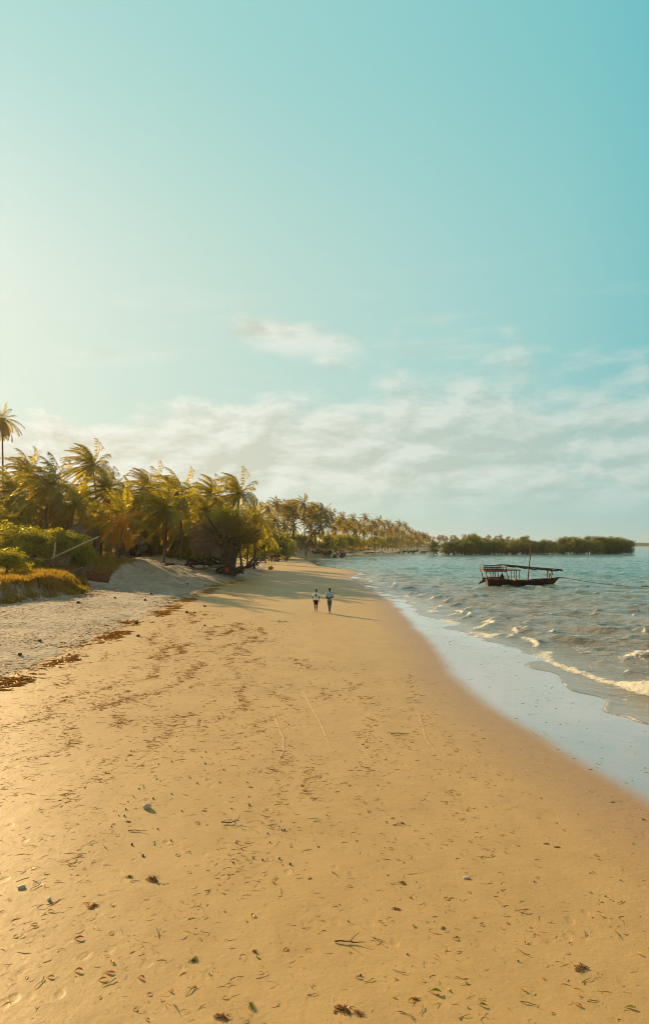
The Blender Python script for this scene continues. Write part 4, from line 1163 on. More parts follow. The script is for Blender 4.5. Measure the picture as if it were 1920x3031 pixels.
# ------------------------------------------------------------------ huts, fence, sheds of the village
def hut(label, px_, Y_, w_, d_, hw, hr, rz, name='thatched_hut', conical=False, eave=.5, z=None, finial=False):
    x, y, zz = at(px_, Y_, z)
    r = thing(name, label, 'hut', (x, y, zz - .1), rz)
    wl = MB()
    for (cx, cy, sx, sy) in ((0, -d_ / 2, w_, .12), (0, d_ / 2, w_, .12), (-w_ / 2, 0, .12, d_ - .14), (w_ / 2, 0, .12, d_ - .14)):
        if cy < 0:
            wl.box((-w_ * .32, cy, hw / 2), (w_ * .36, sy, hw)); wl.box((w_ * .34, cy, hw / 2), (w_ * .32, sy, hw)); wl.box((w_ * .02, cy, hw * .92), (w_ * .32 - .006, sy * .9, hw * .16))
        else: wl.box((cx, cy, hw / 2), (sx, sy, hw))
    wl.build('wall', M['mud'], r)
    dr = MB(); dr.box((w_ * .02, -d_ / 2 + .12, hw * .41), (w_ * .3, .05, hw * .82)); dr.build('door', M['dark'], r)
    for sx in (-1, 1):
        ps = MB(); ps.tube([(sx * (w_ / 2 + eave * .5), -d_ / 2 - eave * .6, -.3), (sx * (w_ / 2 + eave * .5), -d_ / 2 - eave * .6, hw)], .07, 6); ps.build('post', M['bark'], r)
    rf = MB(); nu, nv = 56, 12
    ang_ = np.arange(nu) * 2 * np.pi / nu; vv = np.linspace(0, 1, nv)
    W2, D2 = w_ / 2 + eave, d_ / 2 + eave
    ex = 0.28 if not conical else 0.75
    ux = np.sign(np.cos(ang_)) * np.abs(np.cos(ang_)) ** ex; uy = np.sign(np.sin(ang_)) * np.abs(np.sin(ang_)) ** ex
    tx = 0.0 if conical else max(0, W2 - D2 * .85)
    rngv = fbm(np.cos(ang_) * 5 + px_, np.sin(ang_) * 5, 3, 3) - .5
    P = np.zeros((nv, nu, 3))
    for j, v in enumerate(vv):
        ee = 1 - v
        P[j, :, 0] = ux * (W2 * ee + tx * v * .9 + .03 * ((j % 3) == 0)); P[j, :, 1] = uy * (D2 * ee + .06 * v + .03 * ((j % 3) == 0))
        P[j, :, 2] = hw - .25 + (hr + .25) * (v ** .96) + rngv * .35 * ee + (fbm(ang_ * 6 + j, ang_ * 0 + j, 9, 2) - .5) * .12
    i = (np.arange(nv - 1)[:, None] * nu + np.arange(nu)); i2 = (np.arange(nv - 1)[:, None] * nu + (np.arange(nu) + 1) % nu)
    rf.add(P.reshape(-1, 3), np.stack([i, i2, i2 + nu, i + nu], -1).reshape(-1, 4))
    Q = P[0].copy(); Q[:, 2] -= .22; Q[:, :2] *= .97
    rf.add(np.vstack([P[0], Q]), np.stack([np.arange(nu), (np.arange(nu) + 1) % nu, (np.arange(nu) + 1) % nu + nu, np.arange(nu) + nu], 1))
    rf.add(np.vstack([Q, [[0, 0, hw + .3 * hr]]]), np.stack([np.arange(nu), (np.arange(nu) + 1) % nu, np.full(nu, nu)], 1))
    ro = rf.build('roof', M['thatch'], r)
    if finial:
        fb = MB(); fb.tube([(0, 0, hw + hr - .2), (.02, 0, hw + hr + .7)], [.05, .03], 6); fb.ball((.12, 0, hw + hr + .16), (.20, .06, .10), 8, 5); fb.build('finial', M['pole'], ro)
    return r


hut('small pointed thatched hut with a finial behind the green chair', 396, 101, 3.2, 3.0, 1.9, 1.9, R(10), conical=True, z=zat(1641, 101), finial=True, eave=.7)
hut('low thatched hut half hidden behind the bush left of the orange palm', 236, 84, 4.0, 3.4, 1.9, 2.0, R(-8), conical=True, z=zat(1640, 84), eave=.6)
hut('big dark thatched roof reaching nearly to the ground at the rubble spit', 881, 300, 6.6, 5.0, .9, 4.4, R(-12), name='thatched_shelter', z=zat(1633, 300), eave=.7)


def fence():
    Y0 = 106.0
    x0, _, _ = at(424, Y0); x1, _, _ = at(664, Y0)
    r = thing('woven_fence', 'long grey brown woven palm leaf fence behind the sand mound palm', 'fence', (x0, Y0, zat(1650, Y0)))
    n = 6; wd = (x1 - x0) / n
    for k in range(n):
        hgt = 2.15 - .05 * k + random.uniform(-.08, .08)
        m = MB(); nc, nr = 10, 16
        u = np.linspace(0, wd - .03, nc); z = np.linspace(-.6, 1, nr)
        U, Z = np.meshgrid(u, z)
        yy = .05 * np.sin(U * 9 + k) * .3 + .05 * np.abs(((Z * 8) % 1) - .5) + .03 * fbm(U * 4 + k, Z * 20, k, 2)
        zz = np.where(Z > 0, Z * hgt + .05 * fbm(U * 3 + k * 5, Z * 0, 4, 2), Z)
        P = np.stack([U, yy, zz], -1).reshape(-1, 3); i = (np.arange(nr - 1)[:, None] * nc + np.arange(nc - 1)).ravel()
        f = np.stack([i, i + 1, i + nc + 1, i + nc], 1)
        m.add(P, f); m.add(P + [0, .1, 0], f[:, ::-1])
        m.build('panel', M['fence'], r, (k * wd, .4 * math.sin(k * .6), 0))
        p = MB(); p.tube([(0, 0, -.6), (.03, 0, hgt + .22)], [.06, .05], 6); p.build('post', M['bark_dark'], r, (k * wd, .4 * math.sin(k * .6) - .1, 0))


fence()
# low pale wall with a ledge by the left hut
x, y, z = at(268, 84, zat(1640, 84))
m = MB(); m.box((0, 0, .35), (.9, .3, .9)); m.box((-.2, 0, .95), (.42, .26, .32)); tag(m.build('broken_wall', M['white'], None, (x, y, z)), 'small broken whitewashed wall beside the left thatched hut', 'wall')
x, y, z = at(286, 83, zat(1642, 83))
m = MB(); m.tube([(0, 0, -.4), (.02, 0, 1.0), (-.05, 0, 2.2), (.1, 0, 3.0)], [.42, .34, .30, .24], 10); tag(m.build('tree_stump', M['bark'], None, (x, y, z), smooth=True), 'thick bare grey stump between the left hut and the silver shrub', 'stump')


def chair():
    x, y, z = at(411, 94, zat(1649, 94))
    r = thing('plastic_chair', 'green plastic armchair standing on pale sand before the pointed hut', 'chair', (x, y, z), R(200))
    s = MB(); s.box((0, 0, .43), (.46, .44, .05)); s.build('seat', M['green'], r)
    b = MB(); b.box((0, .23, .68), (.44, .04, .42)); b.build('backrest', M['green'], r)
    for sx in (-1, 1):
        a = MB(); a.box((sx * .24, 0, .64), (.05, .44, .04)); a.build('armrest', M['green'], r)
        for sy in (-1, 1):
            l = MB(); l.tube([(sx * .24, sy * .24, 0), (sx * .21, sy * .2, .64 if sy < 0 else .45)], .028, 6); l.build('leg', M['green'], r)


chair()
x, y, z = at(424, 99, zat(1640, 99))
r = thing('bench', 'dark wooden bench beside the pointed hut door', 'bench', (x, y, z), R(5))
m = MB(); m.box((0, 0, .45), (1.3, .35, .06)); m.build('seat', M['plank'], r)
m = MB(); m.box((0, .2, .85), (1.3, .05, .6)); m.build('backrest', M['plank'], r)
for sx in (-.55, .55):
    m = MB(); m.box((sx, 0, .21), (.08, .3, .42)); m.build('leg', M['plank'], r)


# thick-trunked tree with a half bare crown, its fallen limbs and roots
def big_tree():
    Y0 = 90.0
    x, y, z = at(672, Y0)
    z = zat(1690, Y0)
    rng = np.random.default_rng(77)
    r = thing('thick_trunked_tree', 'low spreading tree with thick dark trunk and half bare twiggy crown', 'tree', (x, y, z))
    t = MB()
    t.tube([(0, 0, -.6), (.0, 0, .3), (.05, 0, 1.6), (.15, 0, 2.9), (.1, .1, 3.9)], [1.25, .98, .86, .92, .55], 16)
    t.tube([(.5, 0, .2), (.85, -.1, 1.6), (1.3, 0, 3.0), (1.9, .1, 4.2)], [.55, .40, .42, .26], 10)
    for k in range(13):
        a = k * 2.4; L_ = rng.uniform(2.6, 4.3)
        e = np.array([math.cos(a) * L_ * 1.1, math.sin(a) * L_ * .8, rng.uniform(3.2, 7.0)])
        t.tube([(0.1, 0, 2.6), e * [.4, .4, 0] + [0, 0, 2.9 + .25 * e[2]], e * [.75, .75, .72] + [0, 0, .9], e], [.34, .22, .13, .05], 7, False)
    for k in range(8):
        a = k * .8; t.tube([(.6 * math.cos(a), .6 * math.sin(a), .5), (1.3 * math.cos(a), 1.2 * math.sin(a), .05), (2.1 * math.cos(a), 1.6 * math.sin(a), -.35)], [.3, .2, .08], 6, False)
    t.build('trunk', M['bark_dark'], r, smooth=True)
    c = MB()
    leafcloud(c, rng, (.4, 0, 4.9), (4.3, 3.6, 3.3), 11000, .17, 40, 0, hollow=.3)
    leafcloud(c, rng, (1.9, 0, 4.2), (2.7, 2.6, 2.6), 5600, .17, 26, 0, hollow=.3)
    c2 = MB(); leafcloud(c2, rng, (.2, 0, 6.6), (3.6, 3.0, 2.2), 3500, .18, 20, 0, hollow=.4); c2.build('leafy_top', M['leaf'], r)
    w_ = c
    for k in range(620):
        a = rng.uniform(1.9, 5.2) if k < 480 else rng.uniform(0, 6.28)
        L_ = rng.uniform(1.6, 4.0)
        s = np.array([math.cos(a) * L_ * 1.0 - .3, math.sin(a) * L_ * .75, rng.uniform(2.6, 6.2)])
        d = unit(np.array([math.cos(a) * 1.1, math.sin(a), rng.uniform(-.7, .45)]) + rng.normal(0, .3, 3))
        ln = rng.uniform(.7, 1.7)
        w_.tube([s, s + d * ln * .5 + [0, 0, .05], s + d * ln - [0, 0, .12 * ln]], [.03, .022, .008], 4, False, 1)
    c.build('crown', [M['leaf_brown'], M['twig']], r)
    fl = thing('fallen_limb', 'bare curved limbs splaying out to the right from the thick trunk foot', 'branch', at(712, 89.0, zat(1686, 89)))
    l = MB()
    for k in range(11):
        a = rng.uniform(-.1, .75); L_ = rng.uniform(2.2, 3.9); yy = rng.uniform(-.8, .8)
        l.tube([(0, yy * .2, .1), (L_ * .35, yy * .5, .25 + .35 * a), (L_ * .7, yy * .9, .7 + 1.2 * a), (L_ * .92, yy, 1.3 + 2.0 * a)], [.10, .075, .05, .02], 6, False)
        if k % 2: l.tube([(L_ * .6, yy * .8, .55 + .95 * a), (L_ * .95, yy * 1.2, .6 + .9 * a)], [.04, .015], 5, False)
    l.build('limb', M['bark_dark'], fl, smooth=True)
    lf = MB(); leafcloud(lf, rng, (2.9, 0, 2.4), (1.3, 1.0, 1.1), 900, .16, 12); lf.build('leaf_spray', M['leaf_brown'], fl)
    rc = MB(); rc.ball((0, 0, .25), (.5, .4, .38), 14, 9, 0, .6, 4)
    for k in range(24):
        a = rng.uniform(0, 6.28); rc.tube([(0, 0, .4), (.8 * math.cos(a), .6 * math.sin(a), rng.uniform(.1, .9)), (1.25 * math.cos(a), .8 * math.sin(a), rng.uniform(-.1, .6))], [.09, .05, .02], 5, False)
    x2, y2, z2 = at(695, 87.5, zat(1696, 87.5)); tag(rc.build('root_clump', M['bark_dark'], None, (x2, y2, z2)), 'dark root clump at the right foot of the thick-trunked tree', 'roots')
    x2, y2, z2 = at(672, 87.0, zat(1694, 87.0)); rd = MB(); rd.ball((0, 0, .28), (.30, .2, .36), 12, 8, 0, .3, 6); tag(rd.build('red_cloth', M['redcloth'], None, (x2, y2, z2), smooth=True), 'crumpled red cloth on the roots of the thick-trunked tree', 'cloth')
    # roots and a broken log on the eroded edge left of the trunk
    x2, y2, z2 = at(602, 90.5, zat(1672, 90.5)); lg = MB()
    for k in range(30):
        s0 = np.array([rng.uniform(-2.6, 2.4), rng.uniform(-.5, .5), rng.uniform(-.1, .75)]); d = np.array([rng.uniform(.6, 1.8), rng.uniform(-.3, .3), rng.uniform(-.7, .1)])
        lg.tube([s0, s0 + d * .5 + [0, 0, .15], s0 + d], [.13, .09, .03], 5, False)
    lg.tube([(-2.4, .2, .0), (-.8, .3, .2), (.9, .25, .12), (2.2, .2, .3)], [.12, .2, .22, .1], 8)
    tag(lg.build('exposed_roots', M['bark_dark'], None, (x2, y2, z2)), 'dark bank of exposed roots left of the thick trunk', 'roots')
    lg = MB(); lg.tube([(-2.6, 0, .1), (-1, .1, .18), (.6, -.05, .35), (2.3, 0, .62)], [.10, .13, .12, .07], 8); lg.tube([(-1.6, 0, .12), (.4, -.3, .05), (1.2, -.4, .1)], [.07, .06, .02], 6)
    x2, y2, z2 = at(610, 87.5, zat(1688, 87.5)); tag(lg.build('driftwood_log', M['bark'], None, (x2, y2, z2), smooth=True), 'long bent log lying below the exposed roots', 'log')
    a, b = Vector((x - .6, y - .9, zat(1662, Y0))), Vector(at(768, 96, zat(1668, 96))); q = MB(); tt = np.linspace(0, 1, 12); pts = np.array([a + (b - a) * k for k in tt]); pts[:, 2] -= .12 * np.sin(np.pi * tt)
    q.tube(pts, .018, 4); tag(q.build('tether_rope', M['rope']), 'thin rope stretched to the right from the thick trunk', 'rope')
    # eroded foot of the palm on the mound
    x2, y2, z2 = at(497, 88.5, zat(1679, 88.5)); e = MB(); e.ball((.2, .2, -.1), (.7, .5, .34), 16, 9, 0, .6, 12)
    for k in range(16):
        a_ = rng.uniform(-.5, .5); e.tube([(-.4 + .07 * k, .2, .45), (-.2 + .09 * k, -.3 + a_ * .3, .1), (-.1 + .1 * k, -.5, -.3)], [.06, .04, .015], 5, False)
    tag(e.build('root_mound', M['bark_dark'], None, (x2, y2, z2)), 'dark eroded root mound right of the bare palm foot', 'roots')


big_tree()


def stool(label, px_, Y_, py_, s=1.0, mat='white', name='stool', cat='stool'):
    x, y, z = at(px_, Y_, zat(py_, Y_)); r = thing(name, label, cat, (x, y, z), R(12))
    m = MB(); m.box((0, 0, .42 * s), (1.0 * s, .5 * s, .06)); m.build('top', M[mat], r)
    for sx in (-1, 1):
        for sy in (-1, 1):
            m = MB(); m.box((sx * .42 * s, sy * .2 * s, .20 * s), (.07, .07, .40 * s)); m.build('leg', M[mat if sx < 0 else 'dark'], r)


stool('small white bench on the sand just right of the root clump', 709, 88, 1697)
x, y, z = at(768, 166, zat(1660, 166)); r = thing('plank_shed', 'grey plank stall with people behind it right of the thick-trunked tree', 'stall', (x, y, z), R(-4))
m = MB()
for k in range(9): m.box((-.96 + k * .24, -.6 + .004 * (k % 2), .72), (.225, .05, 1.5))
for k in range(5): m.box((1.1, -.48 + k * .25, .72), (.05, .235, 1.5)); m.box((-1.1, -.48 + k * .25, .72), (.05, .235, 1.5))
m.build('side_boards', M['plank'], r)
m = MB(); m.box((0, 0, 1.51), (2.4, 1.4, .07)); m.build('top_board', M['plank'], r)
for lab, px_, Y_, py_, sc_ in (('yellow sack on the shaded sand below the plank stall', 801, 118, 1687, .62), ('yellow sack on the bright sand right of the plank stall', 835, 185, 1658, .85)):
    x, y, z = at(px_, Y_, zat(py_, Y_)); m = MB(); m.ball((0, 0, .5 * sc_), (.75 * sc_, .5 * sc_, .5 * sc_), 14, 9, 0, .18, px_); m.ball((.2 * sc_, 0, .95 * sc_), (.22 * sc_, .2 * sc_, .18 * sc_), 8, 6, 0, .2, 3)
    tag(m.build('sack', M['yellowcloth'], None, (x, y, z), smooth=True), lab, 'sack')

# rubble spit, far driftwood
ROCKS = []
for k in range(5):
    m = MB(); m.ball((0, 0, 0), (1.0, .75, .55), 12, 8, 0, .5, 20 + k); ROCKS.append(m.mesh('rubble_rock', M['rock']))
rng = np.random.default_rng(21)
for k in range(110):
    px_ = rng.uniform(845, 1012); Y_ = rng.uniform(294, 304); zt = zat(np.interp(px_, [845, 900, 930, 1000, 1012], [1632, 1640, 1629, 1628, 1636]), 300)
    zz = -.5 + (zt + .5) * rng.random() ** .7
    o = put('rubble_rock', ROCKS[k % 5], None, ((px_ - CX) * Y_ / F, Y_ - zz * 0.4, zz), rng.uniform(0, 6.28), rng.uniform(.5, 1.2))
    tag(o, 'dark rock in the rubble spit below the big thatched roof', 'rock', 'rocks of the rubble spit')
for k in range(26):
    px_ = rng.uniform(745, 850); Y_ = rng.uniform(196, 262)
    x, y, z = at(px_, Y_); o = put('rubble_rock', ROCKS[k % 5], None, (x, y, z + .1), rng.uniform(0, 6.28), rng.uniform(.5, 1.1))
    tag(o, 'dark rock on the rough bank behind the plank stall', 'rock', 'rocks behind the plank stall')
DRIFT = []
for k in range(3):
    m = MB(); m.tube([(-1.6, 0, .15), (-.5, .1, .35), (.6, 0, .3), (1.7, .1, .12)], [.16, .22, .18, .06], 7); m.tube([(.2, 0, .3), (.7, .1, .9 - .2 * k)], [.1, .04], 5); DRIFT.append(m.mesh('driftwood_log', M['bark_dark'], True))
for k, (px_, Y_) in enumerate(((1040, 385), (1052, 392), (1082, 395), (1090, 405), (1100, 410), (1112, 414), (1122, 420), (1135, 424), (1146, 430), (1070, 430), (1128, 455))):
    x, y, z = at(px_, Y_); o = put('driftwood_log', DRIFT[k % 3], None, (x, y, max(z, SEA)), rng.uniform(-.4, .4), rng.uniform(.8, 1.3))
    tag(o, 'dark driftwood log on the far sand spit', 'log', 'driftwood on the far sand spit')


# ------------------------------------------------------------------ people
def fig_remesh(o, vox):
    md = o.modifiers.new('join', 'REMESH'); md.mode = 'VOXEL'; md.voxel_size = vox; md.use_smooth_shade = True
    sm = o.modifiers.new('soften', 'SMOOTH'); sm.factor = 0.4; sm.iterations = 2


def loft(mb, secs, n=18):
    """closed body of stacked ellipses (cx, cy, z, rx, ry)"""
    a = np.arange(n) * 2 * np.pi / n
    P = np.concatenate([np.stack([c[0] + c[3] * np.cos(a), c[1] + c[4] * np.sin(a), np.full(n, c[2])], 1) for c in secs])
    m = len(secs); i = np.arange(n); j = (i + 1) % n
    f = np.concatenate([np.stack([k * n + i, k * n + j, (k + 1) * n + j, (k + 1) * n + i], 1) for k in range(m - 1)])
    P = np.vstack([P, [secs[0][0], secs[0][1], secs[0][2]], [secs[-1][0], secs[-1][1], secs[-1][2]]])
    b = len(P)
    mb.add(P, f); mb.add(P, np.concatenate([np.stack([j, i, np.full(n, b - 2)], 1), np.stack([(m - 1) * n + i, (m - 1) * n + j, np.full(n, b - 1)], 1)]))


def person(label, loc, rz, pose, shirt, legs, short, hgt=1.75, vox=.011, printed=False, group=None, fingers=True, name='person'):
    """the figure faces +y; pose gives joints of arms and legs"""
    k = hgt / 1.75
    r = thing(name, label, 'person', loc, rz, group); r.scale = (k * .92, k, k)
    hx, hy = pose.get('head', (0, 0))
    b = MB()
    loft(b, [(0, 0, .84, .11, .085), (0, 0, .92, .158, .115), (0, 0, 1.04, .135, .10), (0, .01, 1.22, .158, .115), (0, .01, 1.36, .175, .11), (0, 0, 1.43, .14, .085), (0, 0, 1.475, .065, .06), (hx * .3, .01, 1.55, .054, .055)])
    loft(b, [(hx * .5, .02, 1.525, .05, .055), (hx, .03, 1.565, .066, .08), (hx, .02, 1.62, .076, .098), (hx, .015, 1.67, .077, .10), (hx, .01, 1.715, .064, .085), (hx, .01, 1.745, .03, .045)])
    ft = pose.get('turn', 0.0)
    def hd(x, y, z): return (hx + x * math.cos(ft) - y * math.sin(ft), .015 + x * math.sin(ft) + y * math.cos(ft), z)
    b.ball(hd(0, .105, 1.628), (.014, .02, .02), 8, 6); b.ball(hd(0, .098, 1.588), (.026, .012, .010), 8, 6)
    for sx in (-1, 1):
        b.ball(hd(sx * .032, .092, 1.655), (.013, .01, .010), 8, 6); b.ball(hd(sx * .08, -.005, 1.64), (.012, .02, .032), 8, 6)
    for sd in ('L', 'R'):
        s, e, w_ = [np.array(q, float) for q in pose['arm' + sd]]
        b.tube([s, (s + e) / 2, e], [.052, .046, .038], 10); b.tube([e, (e * .6 + w_ * .4), w_], [.039, .036, .026], 10)
        b.ball(e, .039, 8, 6); b.ball(s, .054, 8, 6)
        d = unit(w_ - e); c = np.cross(d, [0, 0, 1.0]); c = unit(c) if np.linalg.norm(c) > .2 else np.array([0, 1.0, 0])
        c = np.array(pose.get('palm' + sd, (0, 1, 0)), float); c = unit(c - d * np.dot(c, d)); nn = np.cross(d, c)
        palm_c = w_ + d * .05
        b.bar(w_ - d * .01, w_ + d * .095, .075, .028)
        b.ball(palm_c, .032, 8, 6)
        if fingers:
            for q, (off, ln) in enumerate(((-.03, .066), (-.01, .080), (.01, .076), (.029, .058))):
                p0 = w_ + d * .085 + c * off; p1 = p0 + d * ln * .5 + nn * .008; p2 = p1 + unit(d + nn * .5) * ln * .5
                b.tube([p0 - d * .02, p1, p2], [.0105, .0095, .008], 6)
            p0 = w_ + d * .03 - c * .03; b.tube([p0, p0 + unit(d * .7 - c * .7) * .035, p0 + unit(d - c * .35 + nn * .3) * .068], [.013, .011, .009], 6)
        h_, kn, an = [np.array(q, float) for q in pose['leg' + sd]]
        b.tube([h_, (h_ + kn) / 2, kn], [.088, .074, .052], 12); b.tube([kn, kn * .65 + an * .35, an], [.053, .052, .033], 12); b.ball(kn, .053, 8, 6)
        toe = an + np.array([.012 if sd == 'R' else -.012, .16, -.055 + pose.get('heel' + sd, 0) * -.5]); hl = an + np.array([0, -.045, -.05])
        b.tube([hl, an + [0, .02, -.035], toe], [.034, .04, .022], 8); b.ball(toe, (.042, .05, .02), 8, 6); b.ball(hl, .034, 8, 6)
    o = b.build('body', M['skin'], r); fig_remesh(o, vox)
    g = MB(); loft(g, [(hx, .0, 1.635, .078, .088), (hx, -.005, 1.68, .083, .098), (hx, .0, 1.725, .072, .088), (hx, .005, 1.758, .036, .05)]); o = g.build('hair', M['hair'], r); fig_remesh(o, vox)
    g = MB()
    loft(g, [(0, 0, .90, .175, .135), (0, 0, .98, .165, .128), (0, .005, 1.08, .158, .122), (0, .01, 1.24, .178, .132), (0, .01, 1.37, .192, .125), (0, 0, 1.435, .155, .098), (0, 0, 1.475, .082, .072)])
    for sd in ('L', 'R'):
        s, e, w_ = [np.array(q, float) for q in pose['arm' + sd]]
        g.tube([s, s + (e - s) * .45, s + (e - s) * .78], [.074, .070, .072], 12); g.ball(s, .075, 10, 8)
    o = g.build('shirt', M[shirt], r); fig_remesh(o, vox)
    if printed:
        pm = MB(); u = np.linspace(-.075, .075, 7); zz = np.linspace(1.13, 1.36, 9); U, Z = np.meshgrid(u, zz)
        Yb = -.142 + .5 * U ** 2
        keep = fbm(U * 22 + 3, Z * 14, 5, 2)
        P = np.stack([U * (.75 + .25 * np.sin(Z * 21)), Yb, Z], -1).reshape(-1, 3); i = (np.arange(8)[:, None] * 7 + np.arange(6)).ravel()
        f = np.stack([i, i + 1, i + 8, i + 7], 1); kk = keep.reshape(-1)[i] > .30
        pm.add(P, f[kk]); pm.add(P + [0, .012, 0], f[kk][:, ::-1]); pm.build('back_print', M['print'], r)
    g = MB(); loft(g, [(0, 0, .80, .10, .09), (0, 0, .86, .165, .125), (0, 0, .94, .172, .13), (0, 0, 1.0, .155, .115)])
    for sd in ('L', 'R'):
        h_, kn, an = [np.array(q, float) for q in pose['leg' + sd]]
        if short: e = h_ + (kn - h_) * .86; g.tube([h_, (h_ + e) / 2, e], [.105, .098, .092], 12)
        else: g.tube([h_, (h_ + kn) / 2, kn, kn * .5 + an * .5, an + (kn - an) * .06], [.105, .092, .070, .060, .052], 12)
    o = g.build('shorts' if short else 'trousers', M[legs], r); fig_remesh(o, vox)
    return r


stand = dict(armL=((-.19, 0, 1.41), (-.245, -.02, 1.12), (-.25, .05, .87)), armR=((.19, 0, 1.41), (.25, -.03, 1.12), (.265, .03, .87)),
             legL=((-.085, 0, .88), (-.085, .03, .49), (-.075, -.02, .085)), legR=((.085, 0, .88), (.075, .06, .49), (.06, .10, .085)), head=(0, 0), turn=0)
walkA = dict(armL=((-.195, 0, 1.41), (-.235, -.02, 1.12), (-.215, .05, .86)), armR=((.195, 0, 1.41), (.255, -.06, 1.13), (.285, -.02, .86)),
             legL=((-.09, 0, .88), (-.085, .10, .49), (-.06, .12, .085)), legR=((.09, 0, .88), (.075, .02, .49), (.05, -.16, .115)), head=(.025, 0), turn=-.9, heelR=.05)
walkB = dict(armL=((-.19, 0, 1.41), (-.255, -.05, 1.13), (-.05, -.165, 1.035)), armR=((.19, 0, 1.41), (.285, -.08, 1.13), (-.06, -.175, 1.06)),
             legL=((-.085, 0, .88), (-.055, .16, .50), (-.01, .22, .085)), legR=((.085, 0, .88), (.045, -.02, .49), (.02, -.26, .13)), head=(.0, 0), turn=.1, heelR=.06, palmL=(0, 0, 1), palmR=(0, 0, 1))
x, y, z = at(935, 51.2)
person('person in dark shorts and pale tee with a red back print walking away', (x, y, zat(1804.5, y) if False else z), R(2), walkA, 'tee', 'shorts', True, 1.62, printed=True)
x, y, z = at(975, 50.4)
person('person in light blue shirt and long teal trousers with arms folded behind back', (x, y, z), R(-3), walkB, 'blueshirt', 'trousers', False, 1.80)
st = MB(); st.tube([(0, 0, 0), (.22, .02, -.04), (.36, .03, -.07)], [.018, .016, .022], 6)
tag(st.build('short_stick', M['stick'], None, (x + .10, y - .03, z + 1.50)), 'short dark stick resting on the right shoulder of the blue-shirted person', 'stick')
PG = 'people by the plank stall'
for lab, px_, Y_, sh, lg, sho, hh in (('person in red top standing right of the plank stall', 804, 176, 'redcloth', 'shorts', False, 1.72), ('person in yellow top standing right of the one in red', 812, 182, 'yellowcloth', 'trousers', False, 1.66),
                                      ('person in white shirt standing behind the plank stall', 776, 172, 'white', 'shorts', False, 1.9), ('person in blue shirt standing at the left edge of the red-topped person', 797, 180, 'blueshirt', 'shorts', True, 1.65),
                                      ('person in dark clothes standing alone near the waterline before the rubble', 848, 188, 'trousers', 'shorts', False, 1.7), ('tiny person on the far sand spit left of the dinghy', 1065, 430, 'shorts', 'shorts', True, 1.75),
                                      ('tiny person on the far sand spit right of the dinghy', 1098, 440, 'redcloth', 'shorts', True, 1.75)):
    x, y, z = at(px_, Y_); person(lab, (x, y, z), random.uniform(-2, 2), stand, sh, lg, sho, hh, vox=.022, fingers=True)


# ------------------------------------------------------------------ grass and creepers on the dunes
def blades(n, xr, yr, test, hgt, wid, mat, name, label, seed, lean=.5, flat=False, cat='grass'):
    rng = np.random.default_rng(seed); mb = MB()
    x = rng.uniform(*xr, n * 4); y = rng.uniform(*yr, n * 4)
    k = test(x, y, rng); x, y = x[k][:n], y[k][:n]; n = len(x)
    z = height(x, y)
    a = rng.uniform(0, 6.28, n); l = hgt * rng.uniform(.35, 1.25, n) * (.25 + 1.5 * fbm(x / 1.1, y / 1.1, 5, 3))
    base = np.stack([x, y, z - .03], 1)
    d = np.stack([np.cos(a) * lean - .25, np.sin(a) * lean, np.ones(n) * (1 if not flat else .12)], 1); d = unit(d + rng.normal(0, .15, (n, 3)))
    tip = base + d * l[:, None] + np.array([-.12, 0, -.08]) * l[:, None]
    mid = base + d * l[:, None] * .55
    s = np.stack([-np.sin(a), np.cos(a), a * 0], 1) * (wid * rng.uniform(.6, 1.3, n))[:, None]
    v = np.stack([base - s * .6, base + s * .6, mid + s, tip, mid - s], 1).reshape(-1, 3)
    i = np.arange(n)[:, None] * 5
    mb.add(v, np.concatenate([i + [0, 1, 2, 4]]), 0, np.repeat(np.clip(fbm(x / 2, y / 2, 8, 3) + rng.normal(0, .2, n), 0, 1), 5))
    mb.add(v, i + [4, 2, 3], 0, np.repeat(np.clip(fbm(x / 2, y / 2, 8, 3) + rng.normal(0, .2, n), 0, 1), 5))
    mb.v.pop(); mb.var.pop(); mb.f[-1] = mb.f[-1] - len(v); mb.n -= len(v)
    return tag(mb.build(name, M[mat]), label, cat, kind='stuff')


def on_bank(x, y, rng):
    e = XD(y) - x
    m = sstep(e, -.3, .9) * (1 - .75 * sstep(e, 7, 12)) * (.15 + 1.3 * sstep(fbm(x / 2.2, y / 2.6, 91, 3), .42, .55))
    m = np.maximum(m, .55 * (e > -.3) * (e < 2.1) * (y > 46) * sstep(fbm(x / .8, y / 1.1, 94, 3), .38, .52))
    return rng.random(len(x)) < m


blades(42000, (-34, -17), (40, 66), on_bank, .46, .028, 'grass', 'dune_grass', 'golden dry grass covering the bank on the left', 31)
blades(26000, (-44, -22), (66, 88), lambda x, y, r: (r.random(len(x)) < sstep(XD(y) - x, .2, 1.5) * np.maximum(sstep(fbm(x / 2.2, y / 3, 92, 3), .40, .55), .9 * (x < -21) * (x > -29) * (y > 68)) * (1 - sstep(y, 80, 85))), .5, .03, 'grass', 'dune_grass', 'dry grass on the low bank nose behind the canoes', 32)
blades(9000, (-60, -15), (100, 135), lambda x, y, r: r.random(len(x)) < sstep(XD(y) - WD(y) - x, 0, 3) * .6, .5, .05, 'grass', 'dune_grass', 'rough grass below the palms behind the fence', 34)
blades(30000, (-28, -14), (34, 62), lambda x, y, r: (r.random(len(x)) < sstep(XD(y) + 2.6 - x, 0, 2.4) * sstep(fbm(x / 1.6, y / 2.4, 93, 3), .44, .58)), .24, .05, 'creeper', 'beach_creeper', 'reddish beach creeper trailing down the foot of the bank', 33, 1.0, True, 'creeper')
blades(22000, (-90, 60), (215, 520), lambda x, y, r: r.random(len(x)) < sstep(XD(y) - x, 0, 4) * sstep(XD(y) - x, 34, 10) * .8, 1.1, .16, 'grass', 'shore_grass', 'yellow green grass along the top of the bay beach', 35)


